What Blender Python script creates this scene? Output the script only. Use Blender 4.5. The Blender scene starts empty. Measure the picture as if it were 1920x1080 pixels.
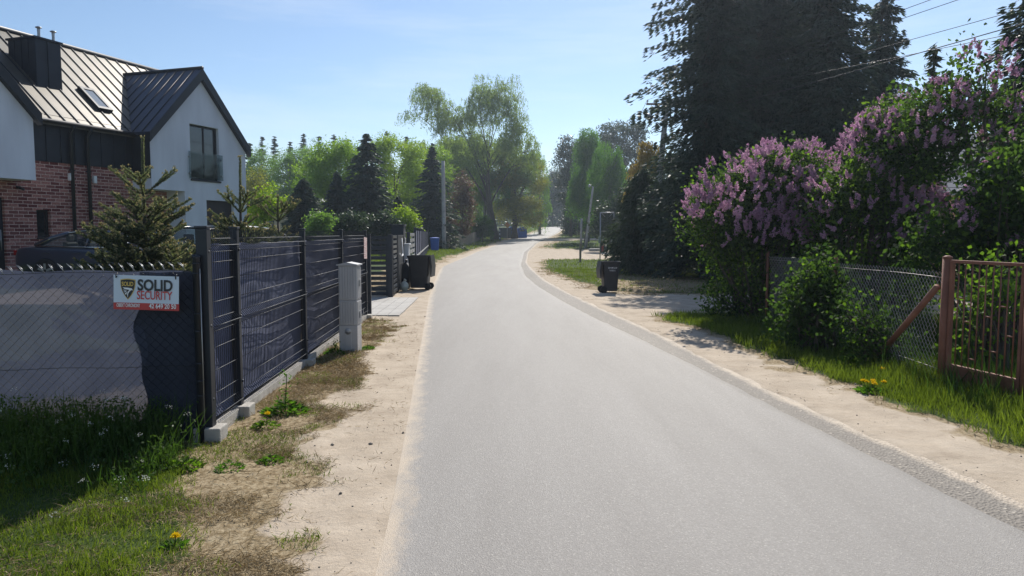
import bpy, bmesh, math, random
import numpy as np
from mathutils import Vector, Matrix, noise as mnoise

# ------------------------------------------------------------------ camera, sky, sun, exposure
S = bpy.context.scene
COL = S.collection
R = math.radians
FPX = 1350.0                     # focal length in pixels of the 1920 px wide photograph
TH = math.atan(103.0 / FPX)      # the camera looks slightly down
EYE = 1.7
cam = bpy.data.cameras.new('camera'); camo = bpy.data.objects.new('camera', cam); COL.objects.link(camo)
cam.sensor_width = 36.0; cam.lens = 36.0 * FPX / 1920.0
cam.clip_start = 0.05; cam.clip_end = 3000.0
camo.location = (0, 0, EYE); camo.rotation_euler = (R(90) - TH, 0, 0)
S.camera = camo
SUN_AZ, SUN_EL = R(15.0), R(42.0)     # azimuth clockwise from +Y, elevation
sun = bpy.data.lights.new('sun', 'SUN'); suno = bpy.data.objects.new('sun', sun); COL.objects.link(suno)
sun.energy = 4.6; sun.angle = R(0.53); sun.color = (1.0, 0.945, 0.86)
sd = Vector((math.sin(SUN_AZ) * math.cos(SUN_EL), math.cos(SUN_AZ) * math.cos(SUN_EL), math.sin(SUN_EL)))
suno.rotation_euler = sd.to_track_quat('Z', 'Y').to_euler()
suno.location = (20, 60, 60)
W = bpy.data.worlds.new('World'); S.world = W; W.use_nodes = True
wn, wl = W.node_tree.nodes, W.node_tree.links
sky = wn.new('ShaderNodeTexSky'); sky.sky_type = 'NISHITA'; sky.sun_disc = False
sky.sun_elevation = SUN_EL; sky.sun_rotation = SUN_AZ
sky.altitude = 150; sky.air_density = 1.0; sky.dust_density = 0.25; sky.ozone_density = 3.0
bg = wn['Background']; bg.inputs['Strength'].default_value = 0.09
# a few faint veils of high cloud
wt = wn.new('ShaderNodeTexCoord'); wm = wn.new('ShaderNodeMapping'); wm.inputs['Scale'].default_value = (1.0, 1.6, 9.0); wm.inputs['Rotation'].default_value = (0, R(7), 0)
wz = wn.new('ShaderNodeTexNoise'); wz.inputs['Scale'].default_value = 2.1; wz.inputs['Detail'].default_value = 9; wz.inputs['Roughness'].default_value = .62
wr = wn.new('ShaderNodeMapRange'); wr.inputs[1].default_value = .47; wr.inputs[2].default_value = .80; wr.inputs[3].default_value = 0; wr.inputs[4].default_value = .30
wx = wn.new('ShaderNodeMixRGB'); wx.inputs[2].default_value = (8.2, 8.6, 9.0, 1)
wl.new(wt.outputs['Generated'], wm.inputs[0]); wl.new(wm.outputs[0], wz.inputs['Vector']); wl.new(wz.outputs['Fac'], wr.inputs[0]); wl.new(wr.outputs[0], wx.inputs[0])
wl.new(sky.outputs[0], wx.inputs[1]); wl.new(wx.outputs[0], bg.inputs[0])
S.view_settings.view_transform = 'Standard'; S.view_settings.look = 'None'
S.view_settings.exposure = 0.46; S.view_settings.gamma = 1.0
S.cycles.max_bounces = 6; S.cycles.transparent_max_bounces = 12
S.cycles.diffuse_bounces = 3; S.cycles.glossy_bounces = 3; S.cycles.transmission_bounces = 4
try:
    S.cycles.use_denoising = True
except Exception: pass

# ------------------------------------------------------------------ photo measurement helpers
CT, ST = math.cos(TH), math.sin(TH)
def ray(px, py):
    u, v = px - 960.0, 540.0 - py
    return (u, FPX * CT + v * ST, -FPX * ST + v * CT)
def gp(px, py, z=0.0):
    d = ray(px, py); t = (z - EYE) / d[2]
    return (d[0] * t, d[1] * t)
def xat(px, Y, py=437):
    d = ray(px, py); return d[0] / d[1] * Y
def zat(py, Y):
    d = ray(960, py); return EYE + d[2] / d[1] * Y

# ------------------------------------------------------------------ numeric noise
def _hash(ix, iy, seed):
    h = (ix.astype(np.int64) * 374761393 + iy.astype(np.int64) * 668265263 + seed * 1442695041) & 0xffffffff
    h = ((h ^ (h >> 13)) * 1274126177) & 0xffffffff
    return ((h ^ (h >> 16)) & 0xffff) / 65535.0
def vnoise(x, y, seed=0):
    x = np.asarray(x, float); y = np.asarray(y, float)
    ix, iy = np.floor(x), np.floor(y); fx, fy = x - ix, y - iy
    fx = fx * fx * (3 - 2 * fx); fy = fy * fy * (3 - 2 * fy)
    a = _hash(ix, iy, seed); b = _hash(ix + 1, iy, seed); c = _hash(ix, iy + 1, seed); d = _hash(ix + 1, iy + 1, seed)
    return (a * (1 - fx) + b * fx) * (1 - fy) + (c * (1 - fx) + d * fx) * fy
def fbm(x, y, seed=0, o=3):
    s = 0; a = 0.5; t = 0
    for k in range(o):
        s = s + a * vnoise(np.asarray(x) * 2 ** k, np.asarray(y) * 2 ** k, seed + 17 * k); t += a; a *= 0.5
    return s / t
def sstep(a, b, x):
    t = np.clip((np.asarray(x, float) - a) / (b - a), 0, 1); return t * t * (3 - 2 * t)

# ------------------------------------------------------------------ objects, labels
def tag(o, label=None, cat=None, group=None, kind=None):
    if label: o['label'] = label
    if cat: o['category'] = cat
    if group: o['group'] = group
    if kind: o['kind'] = kind
    return o
def thing(name, label, cat, loc=(0, 0, 0), rz=0.0, group=None):
    o = bpy.data.objects.new(name, None); COL.objects.link(o)
    o.empty_display_size = 0.2
    o.location = loc; o.rotation_euler = (0, 0, rz)
    return tag(o, label, cat, group)
def link(name, me, mat, parent=None):
    o = bpy.data.objects.new(name, me); COL.objects.link(o)
    for m in (mat if isinstance(mat, (list, tuple)) else [mat]):
        if m is not None and len(me.materials) < 8: me.materials.append(m)
    if parent: o.parent = parent
    return o
def dup(root, loc, rz=None, label=None, scale=None):
    r = root.copy(); COL.objects.link(r); r.location = loc
    if rz is not None: r.rotation_euler = (0, 0, rz)
    if scale is not None: r.scale = scale
    if label: r['label'] = label
    for ch in list(root.children):
        c = ch.copy(); COL.objects.link(c); c.parent = r
        for g in list(ch.children):
            d = g.copy(); COL.objects.link(d); d.parent = c
    return r

class MB:
    """collects simple shapes and links them as one mesh object"""
    def __init__(s): s.v = []; s.f = []; s.m = []; s.sm = []
    def face(s, pts, mi=0, smooth=False):
        b = len(s.v); s.v += [tuple(p) for p in pts]; s.f.append(list(range(b, b + len(pts)))); s.m.append(mi); s.sm.append(smooth)
    def mesh(s, verts, faces, mi=0, smooth=False):
        b = len(s.v); s.v += [tuple(p) for p in verts]
        for f in faces: s.f.append([b + i for i in f]); s.m.append(mi); s.sm.append(smooth)
    def box(s, a, b, mi=0, M=None):
        x0, y0, z0 = a; x1, y1, z1 = b
        vs = [(x0, y0, z0), (x1, y0, z0), (x1, y1, z0), (x0, y1, z0), (x0, y0, z1), (x1, y0, z1), (x1, y1, z1), (x0, y1, z1)]
        if M is not None: vs = [tuple(M @ Vector(p)) for p in vs]
        s.mesh(vs, [(0, 3, 2, 1), (4, 5, 6, 7), (0, 1, 5, 4), (1, 2, 6, 5), (2, 3, 7, 6), (3, 0, 4, 7)], mi)
    def bbox(s, a, b, r=0.005, mi=0, M=None):
        """bevelled box"""
        bm = bmesh.new(); bmesh.ops.create_cube(bm, size=1)
        for v in bm.verts:
            v.co = Vector([(a[i] + b[i]) / 2 + v.co[i] * (b[i] - a[i]) for i in range(3)])
        bmesh.ops.bevel(bm, geom=bm.edges[:] + bm.verts[:], offset=r, segments=2, affect='EDGES', profile=0.6)
        s.bm(bm, mi, M); bm.free()
    def bm(s, bm, mi=0, M=None, smooth=False):
        bm.verts.ensure_lookup_table(); bm.verts.index_update()
        vs = [tuple((M @ v.co) if M is not None else v.co) for v in bm.verts]
        s.mesh(vs, [[v.index for v in f.verts] for f in bm.faces], mi, smooth)
    def prism(s, poly, ax, a, b, mi=0, M=None):
        """polygon in the plane across axis ax, extruded from a to b"""
        def P(p, h):
            q = [p[0], p[1]]; q.insert(ax, h); return tuple(q)
        n = len(poly); vs = [P(p, a) for p in poly] + [P(p, b) for p in poly]
        if M is not None: vs = [tuple(M @ Vector(p)) for p in vs]
        fs = [list(range(n))[::-1], list(range(n, 2 * n))] + [[i, (i + 1) % n, n + (i + 1) % n, n + i] for i in range(n)]
        s.mesh(vs, fs, mi)
    def tube(s, pts, r, n=6, mi=0, cap=True, smooth=True):
        pts = [Vector(p) for p in pts]; k = len(pts)
        rs = r if isinstance(r, (list, tuple)) else [r] * k
        vs = []; up = None
        for i, p in enumerate(pts):
            t = (pts[min(i + 1, k - 1)] - pts[max(i - 1, 0)])
            if t.length < 1e-9: t = Vector((0, 0, 1))
            t.normalize()
            if up is None: up = Vector((1, 0, 0)) if abs(t.x) < 0.8 else Vector((0, 1, 0))
            x = (up - t * up.dot(t))
            if x.length < 1e-6: x = t.orthogonal()
            x.normalize(); up = x; y = t.cross(x)
            for j in range(n):
                a = 2 * math.pi * j / n
                vs.append(p + (x * math.cos(a) + y * math.sin(a)) * rs[i])
        fs = [[i * n + j, i * n + (j + 1) % n, (i + 1) * n + (j + 1) % n, (i + 1) * n + j] for i in range(k - 1) for j in range(n)]
        if cap: fs += [list(range(n))[::-1], list(range((k - 1) * n, k * n))]
        s.mesh(vs, fs, mi, smooth)
    def lathe(s, prof, c=(0, 0, 0), n=16, mi=0, M=None, smooth=True):
        vs = []; k = len(prof)
        for r, z in prof:
            for j in range(n):
                a = 2 * math.pi * j / n; p = Vector((c[0] + r * math.cos(a), c[1] + r * math.sin(a), c[2] + z))
                vs.append(M @ p if M is not None else p)
        fs = [[i * n + j, i * n + (j + 1) % n, (i + 1) * n + (j + 1) % n, (i + 1) * n + j] for i in range(k - 1) for j in range(n)]
        fs += [list(range(n))[::-1], list(range((k - 1) * n, k * n))]
        s.mesh(vs, fs, mi, smooth)
    def grid(s, fn, nu, nv, mi=0, smooth=True):
        vs = [fn(i / nu, j / nv) for j in range(nv + 1) for i in range(nu + 1)]
        fs = [[j * (nu + 1) + i, j * (nu + 1) + i + 1, (j + 1) * (nu + 1) + i + 1, (j + 1) * (nu + 1) + i] for j in range(nv) for i in range(nu)]
        s.mesh(vs, fs, mi, smooth)
    def build(s, name, mat, parent=None):
        me = bpy.data.meshes.new(name); me.from_pydata(s.v, [], s.f)
        me.polygons.foreach_set('material_index', s.m); me.polygons.foreach_set('use_smooth', s.sm)
        me.update(); return link(name, me, mat, parent)

def np_mesh(name, V, F, smooth=False):
    me = bpy.data.meshes.new(name); V = np.asarray(V, np.float32); F = np.asarray(F, np.int32); k = F.shape[1]
    me.vertices.add(len(V)); me.vertices.foreach_set('co', V.ravel())
    me.loops.add(F.size); me.loops.foreach_set('vertex_index', F.ravel())
    me.polygons.add(len(F)); me.polygons.foreach_set('loop_start', np.arange(len(F), dtype=np.int32) * k)
    if smooth: me.polygons.foreach_set('use_smooth', np.ones(len(F), bool))
    me.update(calc_edges=True); return me
def norm(a):
    return a / np.maximum(np.linalg.norm(a, axis=1, keepdims=True), 1e-9)
def cards(rng, C, D, ln, wd, bend=0.0):
    """leaf shaped quads: centre C, long axis D"""
    n = len(C); D = norm(D); r = norm(rng.normal(size=(n, 3))); sx = norm(np.cross(D, r))
    ln = np.broadcast_to(np.asarray(ln, float), (n,))[:, None]; wd = np.broadcast_to(np.asarray(wd, float), (n,))[:, None]
    nn = np.cross(D, sx) * ln * bend
    V = np.stack([C - D * ln * .5, C + sx * wd * .5 - D * ln * .08 + nn, C + D * ln * .5, C - sx * wd * .5 - D * ln * .08 + nn], 1).reshape(-1, 3)
    return V
def quads(n): return np.arange(n * 4, dtype=np.int32).reshape(-1, 4)

# ------------------------------------------------------------------ materials
def _nt(name):
    m = bpy.data.materials.new(name); m.use_nodes = True; n = m.node_tree.nodes; l = m.node_tree.links
    return m, n, l, n['Principled BSDF']
def rgba(c): return (c[0], c[1], c[2], 1.0)
def mat(name, col, rough=0.6, metal=0.0, col2=None, scale=6.0, detail=6.0, bump=0.0, bscale=None, spec=None, stretch=None, lo=.35, hi=.68):
    m, n, l, b = _nt(name)
    b.inputs['Roughness'].default_value = rough; b.inputs['Metallic'].default_value = metal
    if spec is not None: b.inputs['Specular IOR Level'].default_value = spec
    b.inputs['Base Color'].default_value = rgba(col)
    tc = n.new('ShaderNodeTexCoord'); src = tc.outputs['Object']
    if stretch:
        mp = n.new('ShaderNodeMapping'); mp.inputs['Scale'].default_value = stretch; l.new(src, mp.inputs[0]); src = mp.outputs[0]
    if col2 is not None:
        t = n.new('ShaderNodeTexNoise'); t.inputs['Scale'].default_value = scale; t.inputs['Detail'].default_value = detail; l.new(src, t.inputs['Vector'])
        rp = n.new('ShaderNodeValToRGB'); rp.color_ramp.elements[0].position = lo; rp.color_ramp.elements[1].position = hi
        rp.color_ramp.elements[0].color = rgba(col); rp.color_ramp.elements[1].color = rgba(col2)
        l.new(t.outputs['Fac'], rp.inputs[0]); l.new(rp.outputs[0], b.inputs['Base Color'])
    if bump:
        t2 = n.new('ShaderNodeTexNoise'); t2.inputs['Scale'].default_value = bscale or scale * 4; t2.inputs['Detail'].default_value = 5; l.new(src, t2.inputs['Vector'])
        bp = n.new('ShaderNodeBump'); bp.inputs['Strength'].default_value = bump; bp.inputs['Distance'].default_value = 0.02
        l.new(t2.outputs['Fac'], bp.inputs['Height']); l.new(bp.outputs[0], b.inputs['Normal'])
    return m
def leafmat(name, c1, c2, tr=0.45, trcol=None, rough=0.5, c3=None):
    """leaves: colour differs from leaf to leaf and from bough to bough; light passes through them"""
    m, n, l, b = _nt(name)
    g = n.new('ShaderNodeNewGeometry'); tc = n.new('ShaderNodeTexCoord')
    t = n.new('ShaderNodeTexNoise'); t.inputs['Scale'].default_value = 0.9; t.inputs['Detail'].default_value = 2; l.new(tc.outputs['Object'], t.inputs['Vector'])
    ad = n.new('ShaderNodeMath'); ad.operation = 'MULTIPLY_ADD'; ad.inputs[1].default_value = 0.55
    l.new(g.outputs['Random Per Island'], ad.inputs[0])
    sb = n.new('ShaderNodeMath'); sb.operation = 'MULTIPLY_ADD'; sb.inputs[1].default_value = 1.5; sb.inputs[2].default_value = -0.52
    l.new(t.outputs['Fac'], sb.inputs[0]); l.new(sb.outputs[0], ad.inputs[2])
    rp = n.new('ShaderNodeValToRGB'); e = rp.color_ramp.elements
    e[0].position = 0.05; e[1].position = 0.95; e[0].color = rgba(c1); e[1].color = rgba(c2)
    if c3 is not None:
        q = rp.color_ramp.elements.new(1.0); q.color = rgba(c3); e[1].position = .8
    l.new(ad.outputs[0], rp.inputs[0]); l.new(rp.outputs[0], b.inputs['Base Color'])
    b.inputs['Roughness'].default_value = rough; b.inputs['Specular IOR Level'].default_value = 0.16
    tl = n.new('ShaderNodeBsdfTranslucent'); mx = n.new('ShaderNodeMixRGB'); mx.blend_type = 'MULTIPLY'; mx.inputs[0].default_value = 1
    mx.inputs[2].default_value = rgba(trcol or (1.9, 2.0, 0.8)); l.new(rp.outputs[0], mx.inputs[1]); l.new(mx.outputs[0], tl.inputs[0])
    ms = n.new('ShaderNodeMixShader'); ms.inputs[0].default_value = tr
    l.new(b.outputs[0], ms.inputs[1]); l.new(tl.outputs[0], ms.inputs[2])
    l.new(ms.outputs[0], n['Material Output'].inputs['Surface'])
    return m
# ------------------------------------------------------------------ terrain and road
_gy = np.array([-100, 58, 70, 84, 100, 130, 165, 185, 215, 800.0]); _gz = np.array([0, 0.0, .17, .46, .93, 1.72, 3.0, 3.35, 3.4, 3.4])
_sy = np.arange(-120, 820, 1.0); _sz = np.convolve(np.interp(np.arange(-130, 830, 1.0), _gy, _gz), np.ones(21) / 21, 'valid')
def g(Y): return np.interp(Y, _sy, _sz)
def curve(pts, far):
    a = [gp(px, py)[::-1] for px, py in pts] + [(Y, (px - 960) / FPX * Y) for px, Y in far]
    a.sort(); ys = np.array([p[0] for p in a]); xs = np.array([p[1] for p in a])
    ys = np.concatenate([[-40], ys, [260, 420]]) 
    xs = np.concatenate([[xs[0] - (xs[1] - xs[0]) / (ys[2] - ys[1]) * (ys[1] + 40) * .3], xs, [xs[-1] + 17, xs[-1] + 20]])
    gy = np.arange(-40, 421, .5); gx = np.interp(gy, ys, xs)
    k = np.ones(5) / 5; sm = np.convolve(np.pad(gx, 2, 'edge'), k, 'valid')
    return lambda Y: np.interp(Y, gy, sm)
FARL = [(893, 62), (938, 84), (963, 100), (1003, 130), (1020, 165)]
FARR = [(983, 62), (1002, 84), (1022, 100), (1043, 130), (1057, 165)]
Lf = curve([(713, 1080), (739, 926), (758, 829), (775, 728), (792, 632), (804, 560), (812, 535), (828, 500)], FARL)
Rf = curve([(1920, 997), (1780, 935), (1650, 867), (1500, 790), (1350, 712), (1200, 637), (1100, 590), (1045, 560), (1005, 535), (985, 518), (977, 497)], FARR)
Of = curve([(1920, 950), (1700, 845), (1550, 790), (1400, 715), (1300, 662), (1200, 612), (1120, 577), (1060, 548), (1020, 526), (996, 505), (986, 492)],
           [(990, 62), (1006, 84), (1025, 100), (1046, 130), (1059, 165)])
def poly_sd(P, X, Y):
    """signed distance to a polygon, positive inside"""
    P = np.asarray(P, float); ins = np.zeros(X.shape, bool); dm = np.full(X.shape, 1e9)
    for i in range(len(P)):
        x0, y0 = P[i]; x1, y1 = P[(i + 1) % len(P)]
        c = ((y0 > Y) != (y1 > Y)); xx = x0 + (Y - y0) / ((y1 - y0) if abs(y1 - y0) > 1e-9 else 1e-9) * (x1 - x0)
        ins ^= c & (X < xx)
        t = np.clip(((X - x0) * (x1 - x0) + (Y - y0) * (y1 - y0)) / ((x1 - x0) ** 2 + (y1 - y0) ** 2 + 1e-12), 0, 1)
        dm = np.minimum(dm, np.hypot(X - x0 - t * (x1 - x0), Y - y0 - t * (y1 - y0)))
    return np.where(ins, dm, -dm)
PG = [gp(*p) for p in [(1222, 595), (1300, 612), (1350, 634), (1440, 668), (1525, 710), (1625, 745), (1740, 788), (1825, 820), (1920, 846)]]
PG = PG + [(PG[-1][0] + .5, 2.5), (3.6, -30), (60, -30), (60, 14.2), (9, 14.4), gp(1345, 590)]
P2 = [gp(*p) for p in [(1010, 491), (1030, 487), (1090, 486), (1140, 487), (1200, 488)]] + [(60, 44), (60, 21), gp(1420, 553), gp(1160, 549), gp(1120, 540), gp(1085, 528), gp(1045, 515), gp(1020, 503)]
def gpf(px, Y): return ((px - 960) / FPX * Y, Y)
P3 = [gpf(1018, 76), gpf(1052, 92), gpf(1100, 94), (60, 95), (60, 70), gpf(1140, 66), gpf(1090, 68), gpf(1035, 71)]
P4 = [gpf(1040, 101), gpf(1060, 150), (40, 165), (60, 105)]
DRY2 = [gp(*p) for p in [(1120, 520), (1200, 512), (1330, 522), (1340, 548), (1170, 549), (1125, 541)]]
Dd = lambda Y: np.interp(Y, [2, 3.4, 4.9, 6.3, 8.7, 12.3, 14.2, 15, 19, 21, 34], [-.95, -1.1, -1.47, -1.72, -1.83, -2.05, -2.5, -3.2, -3.0, -3.1, -3.9])
Gl = lambda Y: np.interp(Y, [2, 3.46, 4.2, 4.9, 5.5, 5.9, 6.3, 14, 20, 33, 40], [-1.45, -1.80, -2.05, -2.30, -2.45, -3.4, -4.6, -5.0, -5.0, -5.0, -4.4])
def zones(X, Y):
    """how much green grass and how much dry grass grows at a spot (0..1)"""
    X = np.asarray(X, float); Y = np.asarray(Y, float)
    L, O = Lf(Y), Of(Y); wob = (fbm(X * 1.6, Y * 1.6, 3) - .5) + .5 * (fbm(X * 5.5, Y * 5.5, 13) - .5)
    left = X < (L + O) / 2
    gl = sstep(-.22, .34, (Gl(Y) - X) + wob * .75) ; dl = sstep(-.15, .2, (Dd(Y) - X) + wob * .9)
    fg = sstep(-.2, .5, (L - .9 - X) + wob * 1.2) * sstep(36, 42, Y)
    gl = np.maximum(gl, fg); dl = np.maximum(dl, sstep(-.1, .4, (L - .5 - X) + wob) * sstep(30, 38, Y))
    ap = sstep(13.6, 14.2, Y) * (1 - sstep(18.9, 19.6, Y)) * (X > -12); gl = gl * (1 - ap); dl = dl * (1 - ap)
    gr = np.zeros(X.shape); dr = np.zeros(X.shape)
    for P, w in ((PG, .22), (P2, .5), (P3, 1.2), (P4, 1.5)):
        sdv = poly_sd(P, X, Y); gr = np.maximum(gr, sstep(-.5 * w, 1.0 * w, sdv + wob * 2.2 * w)); dr = np.maximum(dr, sstep(-1.6 * w, .2 * w, sdv + wob * 2.5 * w))
    d2 = sstep(-.3, .6, poly_sd(DRY2, X, Y) + wob); gr = gr * (1 - .75 * d2); dr = np.maximum(dr, d2)
    far = sstep(11, 14, X) * (Y > 20); gr = np.maximum(gr, far)
    return np.where(left, gl, gr), np.where(left, np.maximum(dl, gl), np.maximum(dr, gr))
def gz(X, Y):
    """height of the bare ground"""
    X = np.asarray(X, float); Y = np.asarray(Y, float)
    z = g(Y)
    z = z + .3 * sstep(-3.2, -6.5, X) * sstep(6.0, 8.0, Y) * (1 - sstep(45, 70, Y) * .5)
    L, O = Lf(Y), Of(Y); off = np.maximum(L - X, X - O)
    bump = (fbm(X * 1.1, Y * 1.1, 11) - .5) * .05 + (fbm(X * 5, Y * 5, 5) - .5) * .035
    z = z + bump * sstep(.05, .7, off) + .02 * sstep(.3, 1.2, X - O) * (Y < 16)
    for d_, w_ in ((.48, .09), (.80, .10)): z = z - .012 * np.exp(-((L - X - d_ - .10 * (fbm(Y * .5, Y * 0 + d_, 3) - .5)) / w_) ** 2) * (.4 + .9 * fbm(X * 0 + d_, Y * 1.3, 8)) * (1 + .35 * np.sin(Y * 46 + 12 * (L - X)))
    lf = X < (L + O) / 2; n1 = fbm(X * 3 + 7, Y * 2.2, 9) - .5
    ed = off + n1 * np.where(lf, .26, .14); c = np.where(lf, .018, .004)
    return z + c - .065 * (1 - np.where(lf, sstep(-.30, -.10, ed), sstep(-.12, .08, ed)))

YL = np.concatenate([np.arange(-14, 2, 1.0), np.arange(2, 14, .085), np.arange(14, 40, .25), np.arange(40, 190, 1.2), np.arange(190, 900, 30)])
XL = np.concatenate([np.arange(-420, -30, 26.0), np.arange(-30, -6, 1.0), np.arange(-6, 6.4, .085), np.arange(6.4, 16, .4), np.arange(16, 40, 2), np.arange(40, 430, 26)])
GX, GY = np.meshgrid(XL, YL)
GZ = gz(GX, GY)
GA, DA = zones(GX, GY)
nx, ny = len(XL), len(YL)
ii = (np.arange(ny - 1)[:, None] * nx + np.arange(nx - 1)[None, :]).ravel()
gme = np_mesh('ground', np.stack([GX, GY, GZ], -1).reshape(-1, 3), np.stack([ii, ii + 1, ii + nx + 1, ii + nx], 1), True)
for nm, arr in (('grass', GA), ('dry', DA)):
    at = gme.attributes.new(nm, 'FLOAT', 'POINT'); at.data.foreach_set('value', arr.ravel().astype(np.float32))
def ground_mat():
    m, n, l, b = _nt('sandy_soil_and_turf'); b.inputs['Roughness'].default_value = .95; b.inputs['Specular IOR Level'].default_value = .15
    tc = n.new('ShaderNodeTexCoord')
    def nz(sc, det=5, rough=.6, stretch=None):
        t = n.new('ShaderNodeTexNoise'); t.inputs['Scale'].default_value = sc; t.inputs['Detail'].default_value = det; t.inputs['Roughness'].default_value = rough
        if stretch:
            mp = n.new('ShaderNodeMapping'); mp.inputs['Scale'].default_value = stretch; l.new(tc.outputs['Object'], mp.inputs[0]); l.new(mp.outputs[0], t.inputs['Vector'])
        else: l.new(tc.outputs['Object'], t.inputs['Vector'])
        return t.outputs['Fac']
    def ramp(f, *st):
        r = n.new('ShaderNodeValToRGB'); e = r.color_ramp.elements
        while len(e) < len(st): e.new(.5)
        for q, (p, c) in zip(e, st): q.position = p; q.color = rgba(c)
        l.new(f, r.inputs[0]); return r.outputs[0]
    def mix(f, a, c):
        x = n.new('ShaderNodeMixRGB'); l.new(f, x.inputs[0]); l.new(a, x.inputs[1]); l.new(c, x.inputs[2]); return x.outputs[0]
    def att(nm): a = n.new('ShaderNodeAttribute'); a.attribute_name = nm; return a.outputs['Fac']
    def thr(a, nf, lo, hi, amp=.9):
        s1 = n.new('ShaderNodeMath'); s1.operation = 'MULTIPLY_ADD'; s1.inputs[1].default_value = amp; s1.inputs[2].default_value = -amp / 2; l.new(nf, s1.inputs[0])
        s2 = n.new('ShaderNodeMath'); s2.operation = 'ADD'; l.new(a, s2.inputs[0]); l.new(s1.outputs[0], s2.inputs[1])
        mr = n.new('ShaderNodeMapRange'); mr.inputs[1].default_value = lo; mr.inputs[2].default_value = hi; mr.interpolation_type = 'SMOOTHSTEP'; l.new(s2.outputs[0], mr.inputs[0]); return mr.outputs[0]
    sand = ramp(nz(2.2, 8, .68), (.3, (.36, .295, .225)), (.5, (.46, .385, .30)), (.72, (.54, .46, .365)))
    grain = ramp(nz(170, 4, .7), (.3, (.72, .72, .72)), (.55, (1, 1, 1)), (.8, (1.12, 1.1, 1.08)))
    mul = n.new('ShaderNodeMixRGB'); mul.blend_type = 'MULTIPLY'; mul.inputs[0].default_value = 1; l.new(sand, mul.inputs[1]); l.new(grain, mul.inputs[2])
    # small dark crumbs, twigs and tyre smears in the sand
    crumbs = ramp(nz(24, 6, .75), (.30, (1, 1, 1)), (.36, (0, 0, 0)))
    crumbc = n.new('ShaderNodeRGB'); crumbc.outputs[0].default_value = (.20, .14, .085, 1)
    sand2 = mix(crumbs, mul.outputs[0], crumbc.outputs[0])
    dry = ramp(nz(30, 8, .75, (1, .55, 1)), (.28, (.10, .072, .036)), (.45, (.22, .165, .095)), (.62, (.38, .31, .205)), (.75, (.10, .11, .035)))
    grass = ramp(nz(14, 8, .7), (.3, (.022, .034, .010)), (.5, (.045, .072, .016)), (.7, (.085, .10, .03)))
    c = mix(thr(att('dry'), nz(7, 8, .7), .40, .78, 1.0), sand2, dry)
    c = mix(thr(att('grass'), nz(5, 8, .7), .40, .60, .8), c, grass)
    l.new(c, b.inputs['Base Color'])
    bp = n.new('ShaderNodeBump'); bp.inputs['Strength'].default_value = .55; bp.inputs['Distance'].default_value = .03
    ad = n.new('ShaderNodeMath'); ad.operation = 'MULTIPLY_ADD'; ad.inputs[1].default_value = .35; l.new(nz(60, 6, .7), ad.inputs[0]); l.new(nz(9, 6, .65), ad.inputs[2])
    l.new(ad.outputs[0], bp.inputs['Height']); l.new(bp.outputs[0], b.inputs['Normal'])
    return m
GM = ground_mat()
tag(link('ground', gme, GM), 'sandy verge and turf beside the asphalt road', 'ground', kind='structure')

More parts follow.
